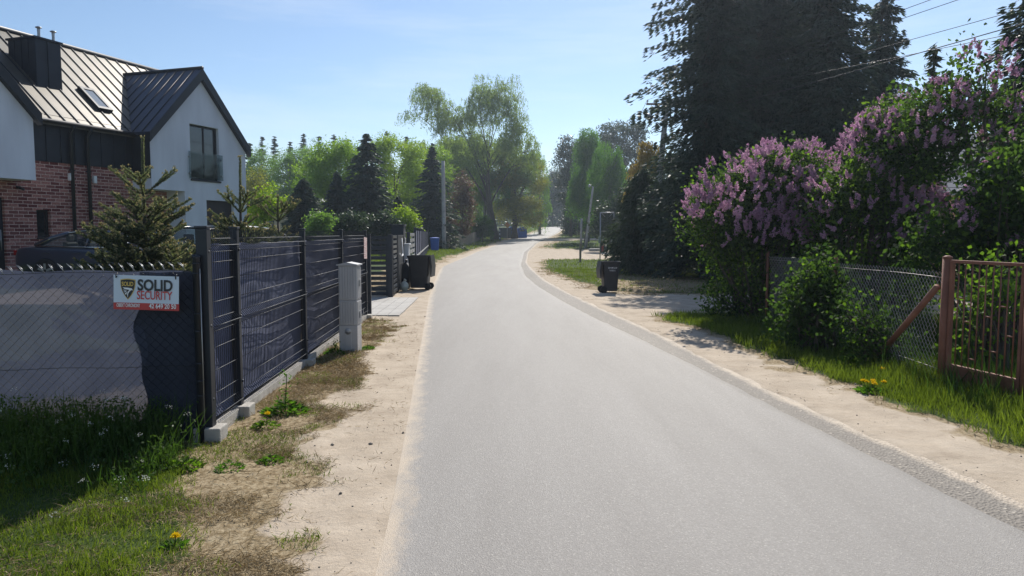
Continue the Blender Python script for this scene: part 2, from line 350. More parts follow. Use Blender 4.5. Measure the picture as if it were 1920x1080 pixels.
def asphalt(name, c1, c2, stones, sandy=True, coarse=1.0):
    m, n, l, b = _nt(name); b.inputs['Roughness'].default_value = .72; b.inputs['Specular IOR Level'].default_value = .4
    tc = n.new('ShaderNodeTexCoord')
    def nz(sc, det, rough=.6, stretch=None):
        t = n.new('ShaderNodeTexNoise'); t.inputs['Scale'].default_value = sc; t.inputs['Detail'].default_value = det; t.inputs['Roughness'].default_value = rough
        if stretch:
            mp = n.new('ShaderNodeMapping'); mp.inputs['Scale'].default_value = stretch; l.new(tc.outputs['Object'], mp.inputs[0]); l.new(mp.outputs[0], t.inputs['Vector'])
        else: l.new(tc.outputs['Object'], t.inputs['Vector'])
        return t.outputs['Fac']
    big = nz(.8, 8, .66, (1.3, .16, 1))
    r1 = n.new('ShaderNodeValToRGB'); e = r1.color_ramp.elements; e[0].position = .3; e[1].position = .7; e[0].color = rgba(c1); e[1].color = rgba(c2); l.new(big, r1.inputs[0])
    vo = n.new('ShaderNodeTexVoronoi'); vo.inputs['Scale'].default_value = 130 / coarse; l.new(tc.outputs['Object'], vo.inputs['Vector'])
    sp = n.new('ShaderNodeSeparateColor'); l.new(vo.outputs['Color'], sp.inputs[0])
    r2 = n.new('ShaderNodeValToRGB'); e = r2.color_ramp.elements; e[0].position = 0; e[0].color = (.84, .83, .82, 1); e[1].position = .8; e[1].color = (1.0, 1.0, 1.0, 1)
    q = e.new(.965); q.color = (1.15, 1.14, 1.12, 1); q = e.new(.985); q.color = (stones, stones, stones * .97, 1)
    l.new(sp.outputs[0], r2.inputs[0])
    r3 = n.new('ShaderNodeValToRGB'); e = r3.color_ramp.elements; e[0].position = .3; e[0].color = (.86, .86, .86, 1); e[1].position = .66; e[1].color = (1.06, 1.06, 1.06, 1); l.new(nz(70 / coarse, 6, .8), r3.inputs[0])
    cur = r1.outputs[0]
    for o in (r2.outputs[0], r3.outputs[0]):
        x = n.new('ShaderNodeMixRGB'); x.blend_type = 'MULTIPLY'; x.inputs[0].default_value = 1; l.new(cur, x.inputs[1]); l.new(o, x.inputs[2]); cur = x.outputs[0]
    if sandy:   # sand blown over the edge
        a = n.new('ShaderNodeAttribute'); a.attribute_name = 'edge'
        s1 = n.new('ShaderNodeMath'); s1.operation = 'MULTIPLY_ADD'; s1.inputs[1].default_value = 1.5; s1.inputs[2].default_value = -.75; l.new(nz(6, 10, .85, (1, .5, 1)), s1.inputs[0])
        s2 = n.new('ShaderNodeMath'); s2.operation = 'ADD'; l.new(a.outputs['Fac'], s2.inputs[0]); l.new(s1.outputs[0], s2.inputs[1])
        mr = n.new('ShaderNodeMapRange'); mr.inputs[1].default_value = .60; mr.inputs[2].default_value = 1.0; l.new(s2.outputs[0], mr.inputs[0])
        x = n.new('ShaderNodeMixRGB'); l.new(mr.outputs[0], x.inputs[0]); l.new(cur, x.inputs[1]); x.inputs[2].default_value = (.44, .365, .28, 1); cur = x.outputs[0]
    l.new(cur, b.inputs['Base Color'])
    bp = n.new('ShaderNodeBump'); bp.inputs['Strength'].default_value = .3 * coarse; bp.inputs['Distance'].default_value = .012
    l.new(vo.outputs['Distance'], bp.inputs['Height']); l.new(bp.outputs[0], b.inputs['Normal'])
    return m
def strip(name, xa, xb, nu, dz, m, edge, lip=0.0, mats=None):
    ys = np.concatenate([YL[(YL >= -14) & (YL < 190)], np.arange(190, 340, 10.0)]); us = np.linspace(0, 1, nu + 1)
    A, B = xa(ys), xb(ys); X = A[:, None] * (1 - us) + B[:, None] * us; Y = np.repeat(ys[:, None], nu + 1, 1)
    Z = g(Y) + dz + .025 * (1 - ((us - .45) / .55) ** 2)[None, :] * (1 if lip else 0)
    if lip:
        j = (fbm(ys * 3.0, ys * 0 + 2, 4) - .5) * .05; X[:, -1] += j
        X = np.concatenate([X, X[:, -1:] + .012], 1); Y = np.concatenate([Y, Y[:, -1:]], 1); Z = np.concatenate([Z, Z[:, -1:] - lip], 1); us = np.append(us, 1.0)
    n = X.shape[1]; i0 = (np.arange(len(ys) - 1)[:, None] * n + np.arange(n - 1)[None, :]).ravel()
    me = np_mesh(name, np.stack([X, Y, Z], -1).reshape(-1, 3), np.stack([i0, i0 + 1, i0 + n + 1, i0 + n], 1), False)
    at = me.attributes.new('edge', 'FLOAT', 'POINT'); at.data.foreach_set('value', edge(X, Y).ravel().astype(np.float32))
    return tag(link(name, me, m), kind='structure')
tag(strip('road', Lf, Rf, 26, .012, asphalt('worn_grey_asphalt', (.222, .208, .193), (.288, .273, .256), 1.35),
      lambda X, Y: np.clip(1.05 - (X - Lf(Y)) / .34, -.6, 1), lip=.035), 'pale grey asphalt lane curving into the trees', 'road')
tag(strip('road_shoulder', lambda y: Rf(y) - .06, lambda y: Of(y) + .1, 6, -.004, asphalt('old_coarse_asphalt', (.135, .118, .100), (.210, .186, .158), 1.9, coarse=2.6),
      lambda X, Y: np.clip(1.05 - (Of(Y) + .05 - X) / .26, -.6, 1)), 'strip of older dark coarse asphalt along the right road edge', 'road edge')
# ------------------------------------------------------------------ shared materials
M = {}
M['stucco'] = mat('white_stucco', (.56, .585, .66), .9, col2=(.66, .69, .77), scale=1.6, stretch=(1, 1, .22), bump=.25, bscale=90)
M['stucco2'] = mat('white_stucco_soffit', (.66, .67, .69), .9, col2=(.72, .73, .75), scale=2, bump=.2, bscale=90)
M['clad'] = mat('graphite_sheet_cladding', (.016, .019, .027), .5, .3, col2=(.022, .026, .036), scale=2.0)
M['roofmetal'] = mat('graphite_standing_seam_sheet', (.085, .078, .066), .44, .5, col2=(.115, .105, .088), scale=1.4, bump=.06, bscale=3)
M['skytint_roof'] = mat('graphite_sheet_sky_tint', (.036, .046, .074), .40, .5, col2=(.046, .058, .09), scale=1.4, bump=.06, bscale=3)  # main roof sheet again, with its blue sky reflection put into the colour
M['seam'] = mat('graphite_seam_edge', (.028, .03, .036), .5, .4)
M['darkmetal'] = mat('anthracite_powder_coat', (.017, .021, .030), .5, .25, col2=(.024, .029, .040), scale=3, bump=.03, bscale=120)
M['greymetal'] = mat('weathered_galvanised_steel', (.30, .31, .33), .45, .7, col2=(.42, .43, .44), scale=8)
M['black'] = mat('black_plastic', (.014, .015, .019), .5, col2=(.024, .025, .030), scale=5, bump=.05, bscale=150)
M['white'] = mat('white_plastic', (.75, .76, .78), .4, col2=(.66, .67, .69), scale=6)
M['rust'] = mat('brown_red_primer_paint', (.17, .066, .040), .7, .1, col2=(.235, .10, .062), scale=7, bump=.12, bscale=60)
M['concrete'] = mat('rough_cast_concrete', (.34, .32, .29), .92, col2=(.48, .455, .41), scale=9, bump=.4, bscale=70)
M['oldconc'] = mat('weathered_pole_concrete', (.26, .26, .26), .9, col2=(.37, .365, .36), scale=4, bump=.25, bscale=40)
M['wood'] = mat('weathered_grey_wood', (.20, .165, .125), .85, col2=(.33, .28, .21), scale=9, stretch=(4, 4, .5), bump=.3, bscale=30)
M['bark'] = mat('rough_brown_bark', (.045, .035, .027), .95, col2=(.12, .098, .078), scale=8, stretch=(3, 3, .6), bump=.8, bscale=16)
M['barkl'] = mat('pale_grey_bark', (.10, .09, .075), .95, col2=(.26, .235, .20), scale=6, stretch=(3, 3, .5), bump=.6, bscale=14)
def glassmat(name, tint=(.75, .85, .85), alpha=.35, rough=.02):
    m, n, l, b = _nt(name); b.inputs['Base Color'].default_value = rgba((.02, .025, .03)); b.inputs['Roughness'].default_value = rough
    b.inputs['Specular IOR Level'].default_value = 1.0; b.inputs['Base Color'].default_value = rgba((.05, .065, .07))
    t = n.new('ShaderNodeBsdfTransparent'); t.inputs[0].default_value = rgba(tint); x = n.new('ShaderNodeMixShader'); x.inputs[0].default_value = alpha
    l.new(t.outputs[0], x.inputs[1]); l.new(b.outputs[0], x.inputs[2]); l.new(x.outputs[0], n['Material Output'].inputs['Surface']); return m
M['glass'] = glassmat('clear_pane_glass', (.80, .86, .86), .22)
M['winglass'] = mat('dark_window_glass', (.012, .014, .018), .04, spec=.9)
M['lampglass'] = mat('lamp_cover', (.55, .57, .58), .25)
def brickmat(name='reclaimed_red_brick', sc=1.0):
    m, n, l, b = _nt(name); b.inputs['Roughness'].default_value = .9
    tc = n.new('ShaderNodeTexCoord'); sp = n.new('ShaderNodeSeparateXYZ'); l.new(tc.outputs['Object'], sp.inputs[0])
    ad = n.new('ShaderNodeMath'); ad.operation = 'ADD'; l.new(sp.outputs[0], ad.inputs[0]); l.new(sp.outputs[1], ad.inputs[1])
    cb = n.new('ShaderNodeCombineXYZ'); l.new(ad.outputs[0], cb.inputs[0]); l.new(sp.outputs[2], cb.inputs[1])
    # hand made bricks: warp the joints a little
    t = n.new('ShaderNodeTexNoise'); t.inputs['Scale'].default_value = 7; l.new(cb.outputs[0], t.inputs['Vector'])
    vm = n.new('ShaderNodeVectorMath'); vm.operation = 'SCALE'; vm.inputs[3].default_value = .018; l.new(t.outputs['Color'], vm.inputs[0])
    va = n.new('ShaderNodeVectorMath'); va.operation = 'ADD'; l.new(cb.outputs[0], va.inputs[0]); l.new(vm.outputs[0], va.inputs[1])
    br = n.new('ShaderNodeTexBrick'); br.inputs['Scale'].default_value = 1.0; br.offset = .5
    br.inputs['Brick Width'].default_value = .31 * sc; br.inputs['Row Height'].default_value = .104 * sc; br.inputs['Mortar Size'].default_value = .011; br.inputs['Mortar Smooth'].default_value = .25
    br.inputs['Bias'].default_value = -.1
    br.inputs['Color1'].default_value = (.13, .026, .026, 1); br.inputs['Color2'].default_value = (.42, .20, .17, 1); br.inputs['Mortar'].default_value = (.52, .38, .34, 1)
    l.new(va.outputs[0], br.inputs['Vector'])
    t2 = n.new('ShaderNodeTexNoise'); t2.inputs['Scale'].default_value = 22; t2.inputs['Detail'].default_value = 6; l.new(cb.outputs[0], t2.inputs['Vector'])
    rp = n.new('ShaderNodeValToRGB'); rp.color_ramp.elements[0].color = (.6, .6, .62, 1); rp.color_ramp.elements[1].color = (1.25, 1.2, 1.2, 1); rp.color_ramp.elements[0].position = .3; rp.color_ramp.elements[1].position = .7; l.new(t2.outputs['Fac'], rp.inputs[0])
    x = n.new('ShaderNodeMixRGB'); x.blend_type = 'MULTIPLY'; x.inputs[0].default_value = 1; l.new(br.outputs['Color'], x.inputs[1]); l.new(rp.outputs[0], x.inputs[2]); l.new(x.outputs[0], b.inputs['Base Color'])
    bp = n.new('ShaderNodeBump'); bp.inputs['Strength'].default_value = .6; bp.inputs['Distance'].default_value = .01; bp.invert = True; l.new(br.outputs['Fac'], bp.inputs['Height']); l.new(bp.outputs[0], b.inputs['Normal'])
    return m
M['brick'] = brickmat()

# ------------------------------------------------------------------ the house on the left: x along its street front, y into the house, z up from the yard
HPHI = R(18.4); YARD = .30
_r = ray(288, 437); HC = (_r[0] / _r[1] * 25.5, 25.5)
house = thing('house', 'white gabled house with red brick ground floor and dark standing seam metal roof', 'house', (HC[0], HC[1], YARD), R(90) - HPHI)
HA = Vector((math.sin(HPHI), math.cos(HPHI), 0)); HN = Vector((-math.cos(HPHI), math.sin(HPHI), 0))
def hray(px, py):
    d = Vector(ray(px, py)); o = Vector((0, 0, EYE)) - Vector((HC[0], HC[1], YARD))
    return Vector((o.dot(HA), o.dot(HN), o.z)), Vector((d.dot(HA), d.dot(HN), d.z))
def on_wall(px, py, y=0.0):
    o, d = hray(px, py); t = (y - o.y) / d.y; p = o + d * t; return p.x, p.z
EAVE, RIDGE, WY, RY, BY = 5.1, 8.32, .85, 4.36, 7.87
RS = (RIDGE - EAVE) / (RY - WY)
def on_roof(px, py):
    o, d = hray(px, py); t = (EAVE + RS * (o.y - WY) - o.z) / (d.z - RS * d.y); p = o + d * t; return p
BRT = 3.62; SOF = 2.95; WE, WR = 5.02, 7.57
U0, U1 = -22.0, 5.0
b = MB()   # brick ground floor, with the doorway and the small window left open
su0, sz1 = on_wall(68, 393, WY); su1, sz0 = on_wall(97, 445, WY); sz0 = max(sz0, 1.0)
du1 = on_wall(9, 400, WY)[0]; du0 = du1 - 1.05; dz1 = on_wall(8, 370, WY)[1]
T = .3
for x0, x1, z0, z1 in ((U0, du0, 0, BRT), (du0, du1, dz1, BRT), (du1, su0, 0, BRT), (su0, su1, 0, sz0), (su0, su1, sz1, BRT), (su1, U1, 0, BRT)):
    b.box((x0, WY, z0), (x1, WY + T, z1))
b.build('brick_wall', M['brick'], house)
b = MB()
b.box((U0, WY - .035, BRT), (U1, WY + T, EAVE - .02))
for k in range(60):
    x = U0 + .2 + k * .5
    if x < U1: b.box((x, WY - .06, BRT + .01), (x + .025, WY - .036, EAVE - .03))
b.build('metal_cladding', M['clad'], house)
b = MB()   # far sides of the house
b.prism([(WY + T + .003, 0), (BY, 0), (BY, EAVE), (RY, RIDGE - .15), (WY + T + .003, EAVE)], 0, U1 - .3, U1)
b.box((U0, BY - .3, 0), (U1 - .303, BY, EAVE))
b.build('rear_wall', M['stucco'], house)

def roof_slab(b, p, q, r, s, t=.16):
    """four corners of the upper face; thickness downwards"""
    P = [Vector(v) for v in (p, q, r, s)]; Q = [v - Vector((0, 0, t)) for v in P]
    vs = P + Q; b.mesh(vs, [(0, 1, 2, 3), (7, 6, 5, 4), (0, 4, 5, 1), (1, 5, 6, 2), (2, 6, 7, 3), (3, 7, 4, 0)])
def seams(b, p, q, r, s, step, mi=1):
    """p-q eave edge, s-r ridge edge"""
    P, Q, Rr, Ss = [Vector(v) for v in (p, q, r, s)]; n = max(1, int((Q - P).length / step))
    nn = (Q - P).cross(Ss - P).normalized()
    if nn.z < 0: nn = -nn
    for i in range(1, n):
        f = i / n; a = P.lerp(Q, f); c = Ss.lerp(Rr, f); w = (Q - P).normalized() * .014
        b.mesh([a - w + nn * .002, a + w + nn * .002, c + w + nn * .002, c - w + nn * .002, a - w + nn * .034, a + w + nn * .034, c + w + nn * .034, c - w + nn * .034],
               [(4, 5, 6, 7), (0, 1, 5, 4), (1, 2, 6, 5), (2, 3, 7, 6), (3, 0, 4, 7)], mi)
b = MB(); ov = .22
e0 = (U0, WY - ov, EAVE - RS * ov); e1 = (U1 + .2, WY - ov, EAVE - RS * ov); r0 = (U0, RY, RIDGE); r1 = (U1 + .2, RY, RIDGE)
roof_slab(b, e0, e1, r1, r0); seams(b, e0, e1, r1, r0, .49)
k0 = (U0, BY + ov, EAVE - RS * ov); k1 = (U1 + .2, BY + ov, EAVE - RS * ov)
roof_slab(b, (U1 + .2, RY + .01, RIDGE), (U0, RY + .01, RIDGE), k0, k1)
b.tube([(U0, RY, RIDGE + .02), (U1 + .2, RY, RIDGE + .02)], .09, 8, 1)
b.build('main_roof', [M['roofmetal'], M['seam']], house)
b = MB(); b.tube([(U0, WY - ov - .06, EAVE - RS * ov - .04), (-.02, WY - ov - .06, EAVE - RS * ov - .04)], .065, 8)
b.build('gutter', M['seam'], house)

def wing(u0, u1, openings, porch):
    um = (u0 + u1) / 2; sl = (WR - WE) / (um - u0)
    # gable wall from rectangles round the openings plus the triangle
    w = MB(); t = .28
    us = sorted({u0, u1} | {o[0] for o in openings} | {o[1] for o in openings} | ({porch} if porch is not None else set()) | {um})
    for a, c in zip(us[:-1], us[1:]):
        zs = [SOF if (porch is not None and a < porch - .001) else 0.0]
        top = lambda u: WE + sl * (min(u - u0, u1 - u)) - .05
        for o in sorted([o for o in openings if o[0] <= a + 1e-4 and o[1] >= c - 1e-4], key=lambda o: o[2]):
            w.box((a, 0, zs[0]), (c, t, o[2])); zs[0] = o[3]
        w.prism([(a, zs[0]), (c, zs[0]), (c, top(c)), (a, top(a))], 1, 0, t)
    # reveals into the wall are the box sides; side walls back to the main body
    w.box((u0, t + .002, SOF), (u0 + .28, WY + .3, BRT - .05))
    w.box((u1 - .28, t + .002, 0 if (porch is not None and porch < u1) else SOF), (u1, WY + 1.5, WE - .05))
    if porch is not None and porch < u1: w.box((porch, t + .002, 0), (porch + .25, WY - .002, SOF - .002))
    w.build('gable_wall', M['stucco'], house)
    s = MB(); s.box((u0 + .003, t + .004, SOF - .001), (porch - .003, WY - .004, SOF + .18)); s.build('porch_soffit', M['stucco2'], house)
    c = MB(); c.box((u0 + .02, t + .004, BRT - .05), (u0 + .25, WY - .036, WE - .08)); c.box((u0 - .012, t - .26, BRT - .30), (u0 + .018, WY - .036, WE - .03))
    c.build('side_cladding', M['clad'], house)
    r = MB(); f = -.16; ov2 = .16; yb = WY + (WR - EAVE) / RS + .6
    for sgn in (1, -1):
        ue = (u0 - ov2) if sgn > 0 else (u1 + ov2); ze = WE - sl * ov2 + .06
        yi = WY + .25
        p, q, rr, s2 = (ue, f, ze), (ue, yi, ze), (um, yb, WR + .06), (um, f, WR + .06)
        roof_slab(r, p, q, rr, s2, .10) if sgn > 0 else roof_slab(r, s2, rr, q, p, .10)
        # seams run up the slope
        n = 9
        for i in range(n + 1):
            y = f + .35 + i * .42
            yy = min(y, yb); 
            zl = ze if y <= yi else ze + (y - yi) / (yb - yi) * (WR + .06 - ze); ul = ue if y <= yi else ue + (y - yi) / (yb - yi) * (um - ue)
            if y < yb: r.tube([(ul, y, zl + .012), (um, y, WR + .072)], .02, 4, 1)
        # dark verge board under the edge of the roof
        d = .30
        r.mesh([(ue, f - .01, ze - .02), (um, f - .01, WR + .04), (um, f - .01, WR + .04 - d * 1.35), (ue, f - .01, ze - .02 - d * 1.1), (ue, .03, ze - .02), (um, .03, WR + .04), (um, .03, WR + .04 - d * 1.35), (ue, .03, ze - .02 - d * 1.1)],
               [(0, 1, 2, 3), (7, 6, 5, 4), (3, 2, 6, 7), (0, 3, 7, 4)], 1)
    r.tube([(um, f, WR + .07), (um, yb, WR + .07)], .07, 8, 1)
    r.build('gable_roof', [M['skytint_roof'], M['seam']], house)
bu0, bz1 = on_wall(355, 231); bu1, bz0 = on_wall(412.5, 340); bz0b = on_wall(355, 335)[1]; bz0 = (bz0 + bz0b) / 2 
gu0, gz1_ = on_wall(387, 375); gu1 = gu0 + 1.55
pc = on_wall(348, 400)[0]
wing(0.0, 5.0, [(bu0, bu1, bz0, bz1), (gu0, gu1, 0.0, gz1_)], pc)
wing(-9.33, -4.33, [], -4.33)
def window(name, u0, u1, z0, z1, y, fr=.06, mull=(), door=False, pane=None):
    f = MB(); d0, d1 = y + .12, y + .19
    f.box((u0, d0, z0), (u0 + fr, d1, z1)); f.box((u1 - fr, d0, z0), (u1, d1, z1)); f.box((u0 + fr, d0, z0), (u1 - fr, d1, z0 + fr)); f.box((u0 + fr, d0, z1 - fr), (u1 - fr, d1, z1))
    for q in mull: f.box((q - .03, d0 + .002, z0 + fr), (q + .03, d1 - .002, z1 - fr))
    o = f.build(name, M['seam'], house)
    p = MB(); p.box((u0 + fr, y + .15, z0 + fr), (u1 - fr, y + .165, z1 - fr)); p.build('pane', pane or M['winglass'], o)
    return o
wd = window('balcony_door', bu0, bu1, bz0, bz1, 0, .07, mull=((bu0 * .45 + bu1 * .55),))
s_ = MB(); s_.box((bu0 - .03, -.04, bz0 - .07), (bu1 + .03, .118, bz0 - .004)); s_.build('sill', M['seam'], wd)
gb = MB(); gl0, gt = on_wall(351, 284); gl1, _ = on_wall(414.5, 290); gt = bz0 + 1.02
gb.box((gl0, -.075, bz0 + .02), (gl1, -.062, gt)); go = gb.build('glass_balustrade', M['glass'], house)
for u in (gl0 + .05, gl1 - .05):
    for z in (bz0 + .2, gt - .2): gb = MB(); gb.tube([(u, -.09, z), (u, .0, z)], .022, 8); gb.build('glass_clamp', M['greymetal'], go)
gd = MB(); gd.box((gu0, .12, 0), (gu1, .18, gz1_))
for k in range(1, 5): gd.box((gu0, .112, k * gz1_ / 5 - .008), (gu1, .1195, k * gz1_ / 5 + .008))
gd.build('garage_door', mat('dark_brown_door_sheet', (.022, .016, .015), .55), house)
sw = window('small_window', su0, su1, sz0, sz1, WY, .05)
s_ = MB(); s_.box((su0 - .03, WY - .04, sz0 - .05), (su1 + .03, WY + .118, sz0 - .003)); s_.build('sill', M['seam'], sw)
dr = MB(); dr.box((du0, WY + .1, .02), (du1, WY + .16, dz1)); dro = dr.build('front_door', M['clad'], house)
dr = MB(); dr.tube([(du1 - .12, WY + .05, .9), (du1 - .12, WY + .05, 1.5)], .018, 8); dr.build('handle', M['greymetal'], dro)
for px in (137.5, 168.5):
    u = on_wall(px, 380, WY - .09)[0]; d = MB()
    d.tube([(u, WY - .27, EAVE - RS * ov - .06), (u, WY - .26, EAVE - RS * ov - .16), (u, WY - .11, EAVE - .52), (u, WY - .11, .05)], .055, 10)
    for z in (.9, 2.2, 3.4): d.box((u - .07, WY - .17, z), (u + .07, WY - .04, z + .03))
    d.build('downpipe', M['seam'], house)
for px, py in ((129.5, 332), (175, 337)):
    u, z = on_wall(px, py, WY); d = MB(); d.bbox((u - .055, WY - .11, z - .12), (u + .055, WY, z + .12), .02); d.build('wall_lamp', M['white'], house)
u, z = on_wall(33, 352, WY); d = MB(); d.box((u - .05, WY - .06, z - .03), (u + .05, WY, z + .05)); d.tube([(u, WY - .05, z), (u + .02, WY - .22, z - .05)], .04, 8); d.build('security_camera', M['seam'], house)
# porch window and door glimpsed under the overhang
pw = on_wall(300, 390, WY); window('porch_door', pw[0] - .45, pw[0] + .35, .05, 2.15, WY - .19, .07)
# chimney box with two flue pipes
c0, c1 = on_roof(72, 163), on_roof(115.5, 168); uA, uB = c0.x, c1.x; yF = (c0.y + c1.y) / 2
o, d = hray(115.5, 84); t = (yF - o.y) / d.y; zT = (o + d * t).z
o2, d2 = hray(15, 76); t2 = (uA - o2.x) / d2.x; yBk = max(yF + 1.2, min((o2 + d2 * t2).y, RY + 1.0))
c = MB(); c.bbox((uA, yF, EAVE + 1), (uB, yBk, zT), .02); c.box((uA - .05, yF - .05, zT + .001), (uB + .05, yBk + .05, zT + .06))
for x in (uA + (uB - uA) * .45,): c.box((x, yF - .025, EAVE + 1), (x + .03, yF + .01, zT - .01))
for k in range(1, 4): y = yF + (yBk - yF) * k / 4; c.box((uA - .02, y, EAVE + 1), (uA + .01, y + .03, zT - .01))
ch = c.build('chimney', M['clad'], house)
for px, top in ((73, 50), (100, 58)):
    o, d = hray(px, 70); yc = (yF + yBk) / 2 + .2; t = (yc - o.y) / d.y; u = (o + d * t).x; o3, d3 = hray(px, top); zt = (o3 + d3 * ((yc - o3.y) / d3.y)).z
    f = MB(); f.lathe([(.10, zT + .06), (.055, zT + .16), (.045, zt - .22), (.05, zt - .10), (.05, zt - .06)], (u, yc, 0), 12)
    f.lathe([(.10, zt - .045), (.095, zt - .02), (.03, zt + .01)], (u, yc, 0), 12); f.build('flue_pipe', M['greymetal'], ch)
# skylight lying in the roof slope
q = [on_roof(*p) for p in ((189, 208), (212, 212), (167, 167.5), (141, 168))]
su_a, su_b = (q[0].x + q[3].x) / 2, (q[1].x + q[2].x) / 2; sy_a, sy_b = (q[0].y + q[1].y) / 2, (q[2].y + q[3].y) / 2
ang = math.atan(RS); MX = Matrix.Translation((su_a, sy_a, EAVE + RS * (sy_a - WY))) @ Matrix.Rotation(ang, 4, 'X'); sw_, sh_ = abs(su_b - su_a), abs(sy_b - sy_a) / math.cos(ang)
f = MB()
for a_, b_ in (((0, 0, 0), (.1, sh_, .12)), ((sw_ - .1, 0, 0), (sw_, sh_, .12)), ((.1, 0, 0), (sw_ - .1, .12, .12)), ((.1, sh_ - .12, 0), (sw_ - .1, sh_, .12))): f.box(a_, b_, 0, MX)
sk = f.build('skylight', M['seam'], house)
f = MB(); f.box((.1, .12, .0), (sw_ - .1, sh_ - .12, .095), 0, MX); f.build('pane', mat('skylight_glass', (.22, .25, .28), .12, spec=.9), sk)
print('house', su0, su1, sz0, sz1, du0, du1, dz1, 'balc', bu0, bu1, bz0, bz1, 'gar', gu0, gz1_, 'porch', pc, 'chim', uA, uB, yF, yBk, zT, 'sky', sw_, sh_)
# ------------------------------------------------------------------ anthracite wire panel fence along the lane
def frame(ax, ay, bx, by):
    d = Vector((bx - ax, by - ay, 0)); return d.length, math.atan2(d.y, d.x)
def clothmat(name, c1, c2, tr=.25, see=.0):
    m, n, l, b = _nt(name); b.inputs['Roughness'].default_value = .85; b.inputs['Specular IOR Level'].default_value = .25
    tc = n.new('ShaderNodeTexCoord'); t = n.new('ShaderNodeTexNoise'); t.inputs['Scale'].default_value = 3.0; t.inputs['Detail'].default_value = 6
    l.new(tc.outputs['Object'], t.inputs['Vector']); r = n.new('ShaderNodeValToRGB'); r.color_ramp.elements[0].position = .3; r.color_ramp.elements[1].position = .7
    r.color_ramp.elements[0].color = rgba(c1); r.color_ramp.elements[1].color = rgba(c2); l.new(t.outputs['Fac'], r.inputs[0]); l.new(r.outputs[0], b.inputs['Base Color'])
    tl = n.new('ShaderNodeBsdfTranslucent'); l.new(r.outputs[0], tl.inputs[0])
    x = n.new('ShaderNodeMixShader'); x.inputs[0].default_value = tr; l.new(b.outputs[0], x.inputs[1]); l.new(tl.outputs[0], x.inputs[2]); out = x.outputs[0]
    if see:
        tp = n.new('ShaderNodeBsdfTransparent'); y = n.new('ShaderNodeMixShader'); y.inputs[0].default_value = see; l.new(out, y.inputs[1]); l.new(tp.outputs[0], y.inputs[2]); out = y.outputs[0]
    l.new(out, n['Material Output'].inputs['Surface']); return m
M['cloth'] = clothmat('charcoal_privacy_cloth', (.11, .125, .20), (.155, .175, .265), .24)
M['cloth2'] = clothmat('grey_brown_privacy_cloth', (.058, .068, .105), (.088, .102, .150), .40, .10)
M['wire'] = mat('anthracite_coated_wire', (.026, .030, .038), .5, .2)
FA, FB = (-2.47, 5.78), (-2.86, 14.02)
flen, frz = frame(*FA, *FB)
fence = thing('panel_fence', 'anthracite wire panel fence with charcoal privacy cloth along the sandy verge', 'fence', (FA[0], FA[1], 0), frz)
# local x runs away from the camera, local -y faces the road
posts = [0.0, .74, 3.26, 5.78, flen]
FZ0, FZ1 = .14, 1.70
def fold(z):
    o = 0.0
    for c in (.20, .94, 1.60): 
        d = abs(z - c); o = max(o, .045 * max(0, 1 - d / .055))
    return o
zk = sorted({FZ0, FZ1 + .03} | {c + d for c in (.20, .94, 1.60) for d in (-.055, 0, .055)})
def wire_panel(parent, x0, x1, name='wire_panel', step=.05, r=.0034):
    b = MB(); n = int((x1 - x0) / step)
    for i in range(n + 1):
        x = x0 + (x1 - x0) * (i + .5) / (n + 1); b.tube([(x, -fold(z), z) for z in zk], r, 4, cap=False)
    for c in (.20, .94, 1.60):
        for d in (-.055, 0, .055): b.tube([(x0, -fold(c + d) - .005, c + d), (x1, -fold(c + d) - .005, c + d)], r * .9, 4)
    for z in (.37, .56, .75, 1.13, 1.31, 1.46): b.tube([(x0, -.006, z), (x1, -.006, z)], r * .9, 4)
    return b.build(name, M['wire'], parent)
for a, c in zip(posts[:-1], posts[1:]): wire_panel(fence, a + .035, c - .035)
for i, p in enumerate(posts):
    b = MB(); w = .034 if i else .045; b.bbox((p - w, -.03 if i else -.04, .02), (p + w, .035 if i else .05, 1.735), .005)
    for z in (.35, .95, 1.55): b.lathe([(.012, 0), (.012, .012)], (p, 0, 0), 8, M=Matrix.Translation((0, -.03, z)) @ Matrix.Rotation(R(90), 4, 'X') @ Matrix.Translation((0, 0, 0)))
    po = b.build('post', M['darkmetal'], fence)
    b = MB(); b.bbox((p - w - .006, -.037 if i else -.046, 1.736), (p + w + .006, .042 if i else .056, 1.757), .006); b.build('cap', M['darkmetal'], po)
    b = MB(); b.bbox((p - .095, -.115, -.12), (p + .095, .10, .13 if i < 2 else .11), .012); b.build('base_block', M['concrete'], fence)
for a, c in zip(posts[:-1], posts[1:]):
    b = MB(); b.bbox((a + .098, -.028, -.12), (c - .098, .028, .115), .006); b.build('plinth_board', M['concrete'], fence)
rs = random.Random(5)
for j, (a, c) in enumerate(zip(posts[:-1], posts[1:])):
    b = MB(); L_ = c - a; ph = rs.random() * 6
    def cl(u, v, a=a, L_=L_, ph=ph):
        x = a + u * L_; z = .10 + v * 1.50 + .012 * math.sin(u * L_ * 9 + ph) * (v > .9)
        sag = max(0, math.sin(math.pi * u)) ** .6
        y = .045 + .05 * sag * (.5 + .5 * math.sin(v * 4.2 + ph + u * 2)) + .012 * math.sin(v * 17 + u * 5 + ph) * sag + .02 * mnoise.noise(Vector((x * 2.2, z * 2.4, ph)))
        return (x, y, z)
    b.grid(cl, max(6, int(L_ * 16)), 30); b.build('privacy_cloth', M['cloth'], fence)
